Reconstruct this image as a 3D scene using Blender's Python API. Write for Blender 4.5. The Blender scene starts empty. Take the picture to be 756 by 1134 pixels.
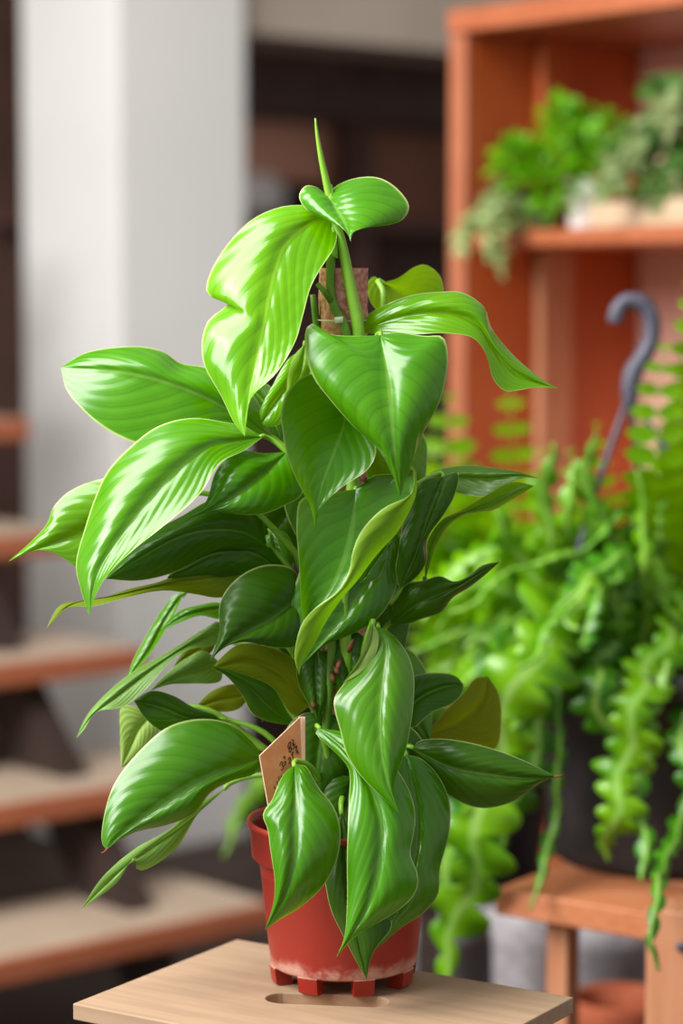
import bpy, bmesh, math, random
from mathutils import Vector, Matrix
random.seed(7)
C = bpy.context.scene
COL = C.collection
PI = math.pi
# ------------------------------------------------------------------ camera geometry
FPX = 2677.0
HORIZON = 330.0
TH = math.atan((567.0 - HORIZON) / FPX)
CAM = Vector((0, 0, 1.12))
FW = Vector((0, math.cos(TH), -math.sin(TH)))
UP = Vector((0, math.sin(TH), math.cos(TH)))
RT = Vector((1, 0, 0))


def ray(px, py):
    return FW + RT * ((px - 378.0) / FPX) + UP * (-(py - 567.0) / FPX)


def at(px, py, Y):
    r = ray(px, py)
    return CAM + r * (Y / r.y)


def on_z(px, py, z):
    r = ray(px, py)
    return CAM + r * ((z - CAM.z) / r.z)


Y0 = 1.817                      # the plant's axis
STOOL_Z = 0.60
AX = at(380, 1083, Y0).x


def pl(px, py, d):              # d: centimetres in front of the plant's axis
    return at(px, py, Y0 - d * 0.01)


# ------------------------------------------------------------------ colours, materials
def lin(c):
    return tuple(((v / 255.0) / 12.92 if v / 255.0 <= 0.04045 else ((v / 255.0 + 0.055) / 1.055) ** 2.4) for v in c) + (1.0,)


def newmat(name):
    m = bpy.data.materials.new(name)
    m.use_nodes = True
    nt = m.node_tree
    nt.nodes.clear()
    out = nt.nodes.new('ShaderNodeOutputMaterial')
    return m, nt, out


def N(nt, typ, **kw):
    n = nt.nodes.new(typ)
    for k, v in kw.items():
        if k.startswith('i_'):
            n.inputs[k[2:].replace('_', ' ')].default_value = v
        else:
            setattr(n, k, v)
    return n


def L(nt, a, b):
    nt.links.new(a, b)


def mix_color(nt, fac, a, b, mode='MIX'):
    m = nt.nodes.new('ShaderNodeMix')
    m.data_type = 'RGBA'
    m.blend_type = mode
    for s, v in ((m.inputs[0], fac), (m.inputs[6], a), (m.inputs[7], b)):
        if isinstance(v, (tuple, float, int)):
            s.default_value = v
        else:
            L(nt, v, s)
    return m.outputs[2]


def math_n(nt, op, a, b=None, c=None, clamp=False):
    m = nt.nodes.new('ShaderNodeMath')
    m.operation = op
    m.use_clamp = clamp
    for i, v in enumerate((a, b, c)):
        if v is None:
            continue
        if isinstance(v, (float, int)):
            m.inputs[i].default_value = v
        else:
            L(nt, v, m.inputs[i])
    return m.outputs[0]


def mapr(nt, v, a, b, c=0.0, d=1.0, smooth=True):
    m = nt.nodes.new('ShaderNodeMapRange')
    m.interpolation_type = 'SMOOTHSTEP' if smooth else 'LINEAR'
    L(nt, v, m.inputs[0])
    for i, x in zip((1, 2, 3, 4), (a, b, c, d)):
        m.inputs[i].default_value = x
    return m.outputs[0]


def simple(name, c1, c2=None, scale=20.0, rough=0.6, spec=0.4, bump=0.0, stretch=(1, 1, 1), detail=4.0):
    m, nt, out = newmat(name)
    b = N(nt, 'ShaderNodeBsdfPrincipled')
    b.inputs['Roughness'].default_value = rough
    b.inputs['Specular IOR Level'].default_value = spec
    tc = N(nt, 'ShaderNodeTexCoord')
    mp = N(nt, 'ShaderNodeMapping')
    mp.inputs['Scale'].default_value = stretch
    L(nt, tc.outputs['Object'], mp.inputs[0])
    nz = N(nt, 'ShaderNodeTexNoise')
    nz.inputs['Scale'].default_value = scale
    nz.inputs['Detail'].default_value = detail
    L(nt, mp.outputs[0], nz.inputs['Vector'])
    f = mapr(nt, nz.outputs[0], 0.32, 0.68)
    L(nt, mix_color(nt, f, lin(c1), lin(c2 or c1)), b.inputs['Base Color'])
    if bump:
        bp = N(nt, 'ShaderNodeBump')
        bp.inputs['Strength'].default_value = bump
        bp.inputs['Distance'].default_value = 0.004
        L(nt, nz.outputs[0], bp.inputs['Height'])
        L(nt, bp.outputs[0], b.inputs['Normal'])
    L(nt, b.outputs[0], out.inputs[0])
    return m


def wood(name, c1, c2, axis='X', rough=0.5, scale=9.0, spec=0.35, grain=14.0):
    """long grain along one local axis"""
    st = {'X': (0.08, 1, 1), 'Y': (1, 0.08, 1), 'Z': (1, 1, 0.08)}[axis]
    m, nt, out = newmat(name)
    b = N(nt, 'ShaderNodeBsdfPrincipled')
    b.inputs['Roughness'].default_value = rough
    b.inputs['Specular IOR Level'].default_value = spec
    tc = N(nt, 'ShaderNodeTexCoord')
    mp = N(nt, 'ShaderNodeMapping')
    mp.inputs['Scale'].default_value = st
    L(nt, tc.outputs['Object'], mp.inputs[0])
    n1 = N(nt, 'ShaderNodeTexNoise')
    n1.inputs['Scale'].default_value = scale * grain
    n1.inputs['Detail'].default_value = 5
    n1.inputs['Distortion'].default_value = 0.4
    L(nt, mp.outputs[0], n1.inputs['Vector'])
    n2 = N(nt, 'ShaderNodeTexNoise')
    n2.inputs['Scale'].default_value = scale
    L(nt, tc.outputs['Object'], n2.inputs['Vector'])
    f = math_n(nt, 'ADD', math_n(nt, 'MULTIPLY', mapr(nt, n1.outputs[0], 0.3, 0.7), 0.6),
               math_n(nt, 'MULTIPLY', mapr(nt, n2.outputs[0], 0.3, 0.7), 0.4))
    L(nt, mix_color(nt, f, lin(c1), lin(c2)), b.inputs['Base Color'])
    bp = N(nt, 'ShaderNodeBump')
    bp.inputs['Strength'].default_value = 0.12
    bp.inputs['Distance'].default_value = 0.001
    L(nt, n1.outputs[0], bp.inputs['Height'])
    L(nt, bp.outputs[0], b.inputs['Normal'])
    L(nt, b.outputs[0], out.inputs[0])
    return m


def leafmat(name, top, top2, under, trans, rough=0.36, tfac=0.3, spec=0.5, veins=1.0, rim=(190, 205, 130), vein_c=(120, 165, 70)):
    m, nt, out = newmat(name)
    uv = N(nt, 'ShaderNodeUVMap')
    sp = N(nt, 'ShaderNodeSeparateXYZ')
    L(nt, uv.outputs[0], sp.inputs[0])
    u = math_n(nt, 'SUBTRACT', math_n(nt, 'MULTIPLY', sp.outputs[0], 2.0), 1.0)
    au = math_n(nt, 'ABSOLUTE', u)
    v = sp.outputs[1]
    geo = N(nt, 'ShaderNodeNewGeometry')
    oi = N(nt, 'ShaderNodeObjectInfo')
    tc = N(nt, 'ShaderNodeTexCoord')
    nz = N(nt, 'ShaderNodeTexNoise')
    nz.inputs['Scale'].default_value = 22
    nz.inputs['Detail'].default_value = 3
    L(nt, tc.outputs['Object'], nz.inputs['Vector'])
    # lateral veins sweep from the midrib towards the tip
    wob = math_n(nt, 'MULTIPLY', math_n(nt, 'SUBTRACT', nz.outputs[0], 0.5), 0.05)
    ph = math_n(nt, 'ADD', math_n(nt, 'SUBTRACT', v, math_n(nt, 'MULTIPLY', math_n(nt, 'POWER', au, 1.2), 0.44)), wob)
    saw = math_n(nt, 'PINGPONG', math_n(nt, 'MULTIPLY', ph, 9.0), 0.5)       # 0 on a vein
    vein = mapr(nt, saw, 0.0, 0.09, 1.0, 0.0)
    fine = math_n(nt, 'PINGPONG', math_n(nt, 'MULTIPLY', ph, 36.0), 0.5)
    mid = mapr(nt, au, 0.012, 0.055, 1.0, 0.0)
    rimf = mapr(nt, au, 0.955, 0.995, 0.0, 1.0)
    base = mix_color(nt, mapr(nt, nz.outputs[0], 0.3, 0.7), lin(top), lin(top2))
    base = mix_color(nt, math_n(nt, 'ADD', math_n(nt, 'MULTIPLY', vein, 0.42 * veins), math_n(nt, 'MULTIPLY', fine, 0.22 * veins)), base, lin(tuple(int(x * 0.62) for x in top)))
    base = mix_color(nt, math_n(nt, 'MULTIPLY', mid, 0.5 * veins), base, lin(vein_c))
    und = mix_color(nt, math_n(nt, 'MULTIPLY', math_n(nt, 'MAXIMUM', vein, mid), 0.35), lin(under), lin(tuple(min(255, int(x * 1.2)) for x in under)))
    col = mix_color(nt, geo.outputs['Backfacing'], base, und)
    col = mix_color(nt, math_n(nt, 'MULTIPLY', rimf, 0.8), col, lin(rim))
    hs = N(nt, 'ShaderNodeHueSaturation')
    L(nt, col, hs.inputs['Color'])
    L(nt, mapr(nt, oi.outputs['Random'], 0, 1, 0.87, 1.13, False), hs.inputs['Value'])
    b = N(nt, 'ShaderNodeBsdfPrincipled')
    L(nt, hs.outputs[0], b.inputs['Base Color'])
    rr = math_n(nt, 'ADD', math_n(nt, 'MULTIPLY', geo.outputs['Backfacing'], 0.22), rough)
    rr = math_n(nt, 'ADD', rr, math_n(nt, 'MULTIPLY', math_n(nt, 'SUBTRACT', nz.outputs[0], 0.5), 0.12))
    L(nt, rr, b.inputs['Roughness'])
    b.inputs['Specular IOR Level'].default_value = spec
    # bump: grooves at veins, puffed between them
    h = math_n(nt, 'ADD', math_n(nt, 'MULTIPLY', mapr(nt, saw, 0.0, 0.5), 1.0), math_n(nt, 'MULTIPLY', fine, 0.16))
    h = math_n(nt, 'SUBTRACT', h, math_n(nt, 'MULTIPLY', mid, 0.9))
    bp = N(nt, 'ShaderNodeBump')
    bp.inputs['Strength'].default_value = 0.15 * veins
    bp.inputs['Distance'].default_value = 0.0016
    L(nt, h, bp.inputs['Height'])
    L(nt, bp.outputs[0], b.inputs['Normal'])
    t = N(nt, 'ShaderNodeBsdfTranslucent')
    t.inputs['Color'].default_value = lin(trans)
    ms = N(nt, 'ShaderNodeMixShader')
    ms.inputs[0].default_value = tfac
    L(nt, b.outputs[0], ms.inputs[1])
    L(nt, t.outputs[0], ms.inputs[2])
    L(nt, ms.outputs[0], out.inputs[0])
    return m


def folmat(name, c1, c2, trans, rough=0.4, tfac=0.3, spec=0.5, scale=25):
    m, nt, out = newmat(name)
    tc = N(nt, 'ShaderNodeTexCoord')
    nz = N(nt, 'ShaderNodeTexNoise')
    nz.inputs['Scale'].default_value = scale
    L(nt, tc.outputs['Object'], nz.inputs['Vector'])
    oi = N(nt, 'ShaderNodeObjectInfo')
    hs = N(nt, 'ShaderNodeHueSaturation')
    L(nt, mix_color(nt, mapr(nt, nz.outputs[0], 0.35, 0.65), lin(c1), lin(c2)), hs.inputs['Color'])
    L(nt, mapr(nt, oi.outputs['Random'], 0, 1, 0.8, 1.2, False), hs.inputs['Value'])
    b = N(nt, 'ShaderNodeBsdfPrincipled')
    b.inputs['Roughness'].default_value = rough
    b.inputs['Specular IOR Level'].default_value = spec
    L(nt, hs.outputs[0], b.inputs['Base Color'])
    t = N(nt, 'ShaderNodeBsdfTranslucent')
    t.inputs['Color'].default_value = lin(trans)
    ms = N(nt, 'ShaderNodeMixShader')
    ms.inputs[0].default_value = tfac
    L(nt, b.outputs[0], ms.inputs[1])
    L(nt, t.outputs[0], ms.inputs[2])
    L(nt, ms.outputs[0], out.inputs[0])
    return m


MAT = {}
MAT['mature'] = leafmat('leaf_mature', (60, 126, 0), (72, 140, 0), (118, 160, 20), (140, 205, 0), tfac=0.22, rough=0.25, spec=0.55)
MAT['mid'] = leafmat('leaf_mid', (66, 130, 0), (80, 142, 0), (126, 170, 24), (155, 215, 0), tfac=0.26, rough=0.24, spec=0.62)
MAT['young'] = leafmat('leaf_young', (86, 156, 0), (102, 170, 0), (135, 184, 20), (170, 225, 0), tfac=0.34, rough=0.2, spec=0.62, vein_c=(150, 200, 50))
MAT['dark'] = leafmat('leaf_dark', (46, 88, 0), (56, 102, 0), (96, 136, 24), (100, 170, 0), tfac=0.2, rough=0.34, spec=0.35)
MAT['pale'] = leafmat('leaf_pale', (106, 150, 60), (122, 164, 78), (154, 186, 92), (135, 185, 40), tfac=0.32, rough=0.42, spec=0.42)
MAT['olive'] = leafmat('leaf_olive', (96, 128, 0), (114, 138, 0), (108, 128, 0), (155, 168, 0), tfac=0.34, rough=0.5, spec=0.3)
MAT['stem'] = simple('green_stem', (120, 175, 45), (140, 190, 60), 40, 0.4, 0.5)
MAT['stem_dark'] = simple('old_green_stem', (78, 118, 30), (104, 142, 46), 60, 0.5, 0.4)
MAT['coir'] = simple('coir_pole', (178, 116, 100), (216, 160, 146), 260, 0.95, 0.1, 0.5)
MAT['soil'] = simple('potting_soil', (35, 24, 18), (70, 48, 36), 300, 0.95, 0.1, 1.0)
MAT['tie'] = simple('white_tie', (225, 222, 214), None, 20, 0.5)
MAT['card'] = simple('kraft_card', (222, 146, 98), (230, 158, 112), 90, 0.8, 0.2)
MAT['card_edge'] = simple('card_cut_edge', (226, 190, 160), None, 50, 0.8, 0.2)
MAT['ink'] = simple('black_ink', (52, 34, 26), None, 50, 0.7, 0.2)
MAT['brown_tip'] = simple('dry_leaf_tip', (112, 70, 50), None, 50, 0.8, 0.2)


def redpot():
    m, nt, out = newmat('red_plastic')
    b = N(nt, 'ShaderNodeBsdfPrincipled')
    b.inputs['Roughness'].default_value = 0.42
    tc = N(nt, 'ShaderNodeTexCoord')
    sp = N(nt, 'ShaderNodeSeparateXYZ')
    L(nt, tc.outputs['Object'], sp.inputs[0])
    nz = N(nt, 'ShaderNodeTexNoise')
    nz.inputs['Scale'].default_value = 38
    nz.inputs['Detail'].default_value = 6
    nz.inputs['Roughness'].default_value = 0.78
    L(nt, tc.outputs['Object'], nz.inputs['Vector'])
    # lime scale creeping up from the wet bottom edge
    hgt = math_n(nt, 'MULTIPLY', mapr(nt, sp.outputs[2], 0.014, 0.038, 1.0, 0.0, False), mapr(nt, sp.outputs[2], 0.0125, 0.0135, 0.0, 1.0, False))
    f = mapr(nt, math_n(nt, 'MULTIPLY', nz.outputs[0], hgt), 0.26, 0.55)
    nb = N(nt, 'ShaderNodeTexNoise')
    nb.inputs['Scale'].default_value = 30
    L(nt, tc.outputs['Object'], nb.inputs['Vector'])
    c = mix_color(nt, nb.outputs[0], lin((140, 33, 22)), lin((154, 41, 28)))
    L(nt, mix_color(nt, math_n(nt, 'MULTIPLY', f, 0.75), c, lin((205, 165, 145))), b.inputs['Base Color'])
    L(nt, b.outputs[0], out.inputs[0])
    return m


MAT['redpot'] = redpot()
MAT['stool'] = wood('stool_plywood', (150, 124, 100), (170, 142, 116), 'X', 0.6, 7.0)
MAT['stool_leg'] = wood('stool_frame_wood', (190, 140, 95), (205, 158, 112), 'Z', 0.6)
MAT['bench'] = wood('bench_pine', (168, 100, 62), (186, 120, 84), 'X', 0.5)
MAT['bench_leg'] = wood('bench_pine_leg', (172, 112, 78), (190, 136, 102), 'Z', 0.5)
MAT['cab'] = wood('cabinet_wood', (166, 76, 28), (184, 92, 42), 'Z', 0.42)
MAT['cab_edge'] = wood('cabinet_edge_wood', (160, 92, 62), (176, 108, 78), 'Z', 0.5)
MAT['cab_h'] = wood('cabinet_wood_across', (160, 86, 52), (178, 104, 70), 'X', 0.42)
MAT['cab_back'] = wood('cabinet_back', (236, 182, 164), (242, 194, 178), 'Z', 0.55)
MAT['tread'] = wood('tread_wood', (174, 154, 134), (190, 170, 150), 'X', 0.6)
MAT['tread_edge'] = wood('tread_edge_wood', (164, 92, 62), (178, 108, 76), 'X', 0.5)
MAT['stringer'] = wood('dark_stringer', (48, 36, 32), (62, 46, 40), 'X', 0.7)
MAT['darkwood'] = wood('dark_timber', (86, 62, 56), (108, 78, 68), 'X', 0.7)
MAT['brownwood'] = wood('brown_timber', (206, 146, 120), (220, 164, 138), 'X', 0.6)
MAT['brownwood_deep'] = wood('deep_brown_timber', (150, 96, 72), (168, 112, 86), 'X', 0.6)
MAT['header'] = wood('header_timber', (84, 66, 60), (104, 82, 74), 'X', 0.7)
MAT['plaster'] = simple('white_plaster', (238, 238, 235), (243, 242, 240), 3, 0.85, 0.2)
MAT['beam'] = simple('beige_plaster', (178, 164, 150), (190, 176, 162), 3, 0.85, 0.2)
MAT['floor'] = simple('dark_floor', (70, 56, 50), (92, 74, 66), 5, 0.7)
MAT['blackpot'] = simple('black_plastic', (34, 31, 33), (44, 40, 42), 30, 0.5, 0.4)
MAT['hook'] = simple('speckled_grey_plastic', (48, 47, 60), (98, 96, 112), 420, 0.5, 0.4)
MAT['greypot'] = simple('grey_planter', (150, 146, 150), (172, 168, 172), 60, 0.8, 0.2, 0.3)
MAT['whitepot'] = simple('white_ceramic', (232, 228, 226), None, 10, 0.35)
MAT['terra'] = simple('terracotta', (150, 74, 50), (170, 92, 64), 30, 0.8, 0.2)
MAT['tray'] = wood('pale_tray_wood', (186, 160, 130), (204, 178, 150), 'X', 0.7)
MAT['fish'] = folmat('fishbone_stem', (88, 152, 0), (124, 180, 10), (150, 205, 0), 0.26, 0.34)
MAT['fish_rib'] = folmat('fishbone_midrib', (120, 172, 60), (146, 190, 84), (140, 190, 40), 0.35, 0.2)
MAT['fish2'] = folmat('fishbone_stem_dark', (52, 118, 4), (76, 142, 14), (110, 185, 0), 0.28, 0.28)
MAT['fern'] = folmat('fern_green', (98, 160, 0), (128, 184, 4), (158, 212, 0), 0.34, 0.4)
MAT['bush'] = folmat('bush_green', (86, 162, 0), (126, 194, 8), (150, 215, 0), 0.45, 0.3)
MAT['grey_green'] = folmat('grey_green_leaf', (140, 162, 100), (172, 188, 130), (160, 185, 90), 0.5, 0.25)
MAT['deep'] = folmat('deep_green_leaf', (58, 112, 34), (104, 148, 74), (100, 150, 40), 0.4, 0.22)


# ------------------------------------------------------------------ object helpers
def link(name, me, parent=None, loc=None):
    o = bpy.data.objects.new(name, me)
    COL.objects.link(o)
    if parent is not None:
        o.parent = parent
    if loc is not None:
        o.location = loc
    return o


def thing(name, label, cat, loc=(0, 0, 0), group=None, rot=0.0):
    o = bpy.data.objects.new(name, None)
    o.empty_display_size = 0.05
    COL.objects.link(o)
    o.location = loc
    o.rotation_euler = (0, 0, rot)
    o['label'] = label
    o['category'] = cat
    if group:
        o['group'] = group
    return o


def tag(o, label, cat, group=None):
    o['label'] = label
    o['category'] = cat
    if group:
        o['group'] = group
    return o


class MB:
    """collects shapes for ONE mesh object"""

    def __init__(s):
        s.v = []
        s.f = []
        s.uv = {}
        s.m = []
        s.mats = []

    def mi(s, mat):
        if mat is None:
            return 0
        if mat not in s.mats:
            s.mats.append(mat)
        return s.mats.index(mat)

    def face(s, idx, mat=None, uvs=None):
        if uvs:
            s.uv[len(s.f)] = uvs
        s.f.append(tuple(idx))
        s.m.append(s.mi(mat))

    def grid(s, rows, mat=None, closed=False, uvs=None):
        b = len(s.v)
        n = len(rows[0])
        for r in rows:
            s.v.extend([Vector(p) for p in r])
        for i in range(len(rows) - 1):
            for j in range(n if closed else n - 1):
                k = (j + 1) % n
                q = (b + i * n + j, b + i * n + k, b + (i + 1) * n + k, b + (i + 1) * n + j)
                s.face(q, mat, [uvs[i][j], uvs[i][k], uvs[i + 1][k], uvs[i + 1][j]] if uvs else None)

    def box(s, o, ax, ay, az, mat=None):
        """corner-to-corner box: origin o, edge vectors ax ay az"""
        o, ax, ay, az = map(Vector, (o, ax, ay, az))
        if ax.cross(ay).dot(az) < 0:
            ax, ay = ay, ax
        b = len(s.v)
        for k in (0, 1):
            for (i, j) in ((0, 0), (1, 0), (1, 1), (0, 1)):
                s.v.append(o + ax * i + ay * j + az * k)
        for q in ((3, 2, 1, 0), (4, 5, 6, 7), (0, 1, 5, 4), (1, 2, 6, 5), (2, 3, 7, 6), (3, 0, 4, 7)):
            s.face([b + i for i in q], mat)

    def tube(s, pts, rads, seg=8, mat=None, cap=True):
        pts = [Vector(p) for p in pts]
        if not isinstance(rads, (list, tuple)):
            rads = [rads] * len(pts)
        rows = []
        prev = None
        for i, p in enumerate(pts):
            t = (pts[min(i + 1, len(pts) - 1)] - pts[max(i - 1, 0)]).normalized()
            if prev is None:
                a = t.orthogonal().normalized()
            else:
                a = (prev - t * prev.dot(t))
                a = a.normalized() if a.length > 1e-6 else t.orthogonal().normalized()
            prev = a
            bb = t.cross(a)
            rows.append([p + (a * math.cos(2 * PI * k / seg) + bb * math.sin(2 * PI * k / seg)) * rads[i] for k in range(seg)])
        b = len(s.v)
        s.grid(rows, mat, True)
        if cap:
            s.face([b + k for k in reversed(range(seg))], mat)
            e = b + (len(rows) - 1) * seg
            s.face([e + k for k in range(seg)], mat)

    def lathe(s, prof, c=(0, 0, 0), seg=48, mat=None, caps=False):
        c = Vector(c)
        rows = [[c + Vector((r * math.cos(2 * PI * k / seg), r * math.sin(2 * PI * k / seg), z)) for k in range(seg)] for r, z in prof]
        s.grid(rows, mat, True)
        if caps:
            b = len(s.v)
            s.v.append(c + Vector((0, 0, prof[0][1])))
            n0 = b - len(rows) * seg
            for k in range(seg):
                s.face((b, n0 + (k + 1) % seg, n0 + k), mat)
            e = len(s.v)
            s.v.append(c + Vector((0, 0, prof[-1][1])))
            n1 = n0 + (len(rows) - 1) * seg
            for k in range(seg):
                s.face((e, n1 + k, n1 + (k + 1) % seg), mat)

    def build(s, name, mat=None, parent=None, smooth=True, world=True, bevel=0.0, loc=None, solid=0.0):
        me = bpy.data.meshes.new(name)
        off = Vector((0, 0, 0))
        inv = None
        if parent is not None and world:
            top = parent
            mw = Matrix.Identity(4)
            chain = []
            while top is not None:
                chain.append(top)
                top = top.parent
            for c in reversed(chain):
                mw = mw @ (Matrix.Translation(c.location) @ c.rotation_euler.to_matrix().to_4x4())
            inv = mw.inverted()
        vs = [(inv @ v) if inv is not None else v for v in map(Vector, s.v)]
        base = Vector((0, 0, 0))
        if parent is None and world and loc is None:
            xs = [v.x for v in vs]
            ys = [v.y for v in vs]
            base = Vector(((min(xs) + max(xs)) / 2, (min(ys) + max(ys)) / 2, min(v.z for v in vs)))
            vs = [v - base for v in vs]
        me.from_pydata([tuple(v) for v in vs], [], s.f)
        for mm in (s.mats or ([mat] if mat else [])):
            me.materials.append(mm)
        for p, i in zip(me.polygons, s.m):
            p.material_index = i
            p.use_smooth = smooth
        if s.uv:
            ul = me.uv_layers.new(name='UVMap')
            for fi, us in s.uv.items():
                for li, w in zip(me.polygons[fi].loop_indices, us):
                    ul.data[li].uv = w
        me.update()
        o = link(name, me, parent)
        o.location = base if parent is None else (0, 0, 0)
        if loc is not None:
            o.location = loc
        if bevel:
            bv = o.modifiers.new('edge', 'BEVEL')
            bv.width = bevel
            bv.segments = 2
            bv.limit_method = 'ANGLE'
        if solid:
            sd = o.modifiers.new('thickness', 'SOLIDIFY')
            sd.thickness = solid
            sd.offset = 0
        return o


def catmull(P, n, closed=False):
    """n samples evenly spaced along a Catmull-Rom curve through P (tuples of any size)"""
    P = [tuple(map(float, p)) for p in P]
    k = len(P[0])
    if len(P) == 2:
        return [tuple(P[0][a] + (P[1][a] - P[0][a]) * i / (n - 1) for a in range(k)) for i in range(n)]
    E = [tuple(2 * P[0][a] - P[1][a] for a in range(k))] + P + [tuple(2 * P[-1][a] - P[-2][a] for a in range(k))]
    dense = []
    for i in range(1, len(E) - 2):
        p0, p1, p2, p3 = E[i - 1], E[i], E[i + 1], E[i + 2]

        def dt(a, b):
            return max(1e-6, sum((a[q] - b[q]) ** 2 for q in range(k)) ** 0.25)
        t1 = dt(p0, p1)
        t2 = t1 + dt(p1, p2)
        t3 = t2 + dt(p2, p3)
        for s in range(16):
            t = t1 + (t2 - t1) * s / 16.0
            q = []
            for a in range(k):
                A1 = (t1 - t) / t1 * p0[a] + t / t1 * p1[a]
                A2 = (t2 - t) / (t2 - t1) * p1[a] + (t - t1) / (t2 - t1) * p2[a]
                A3 = (t3 - t) / (t3 - t2) * p2[a] + (t - t2) / (t3 - t2) * p3[a]
                B1 = (t2 - t) / t2 * A1 + t / t2 * A2
                B2 = (t3 - t) / (t3 - t1) * A2 + (t - t1) / (t3 - t1) * A3
                q.append((t2 - t) / (t2 - t1) * B1 + (t - t1) / (t2 - t1) * B2)
            dense.append(tuple(q))
    dense.append(P[-1])
    acc = [0.0]
    for a, b in zip(dense, dense[1:]):
        acc.append(acc[-1] + math.dist(a, b))
    out = []
    j = 0
    for i in range(n):
        g = acc[-1] * i / (n - 1)
        while j < len(acc) - 2 and acc[j + 1] < g:
            j += 1
        w = (g - acc[j]) / max(1e-9, acc[j + 1] - acc[j])
        out.append(tuple(dense[j][a] + (dense[j + 1][a] - dense[j][a]) * min(1, max(0, w)) for a in range(k)))
    return out


def lerp1(vals, t):
    vals = list(vals)
    if len(vals) == 1:
        return vals[0]
    if len(vals) == 3:      # smooth quadratic through three
        a, b, c = vals
        return a * (1 - t) * (1 - 2 * t) + 4 * b * t * (1 - t) + c * t * (2 * t - 1)
    x = t * (len(vals) - 1)
    i = min(len(vals) - 2, int(x))
    w = x - i
    w = w * w * (3 - 2 * w)
    return vals[i] * (1 - w) + vals[i + 1] * w


# ------------------------------------------------------------------ the plant in the middle
POT_BASE = Vector((AX, Y0, STOOL_Z))
plant = thing('potted_philodendron', 'heart-leaved plant climbing a brown moss pole in a red pot on the stool', 'plant', POT_BASE)


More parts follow.
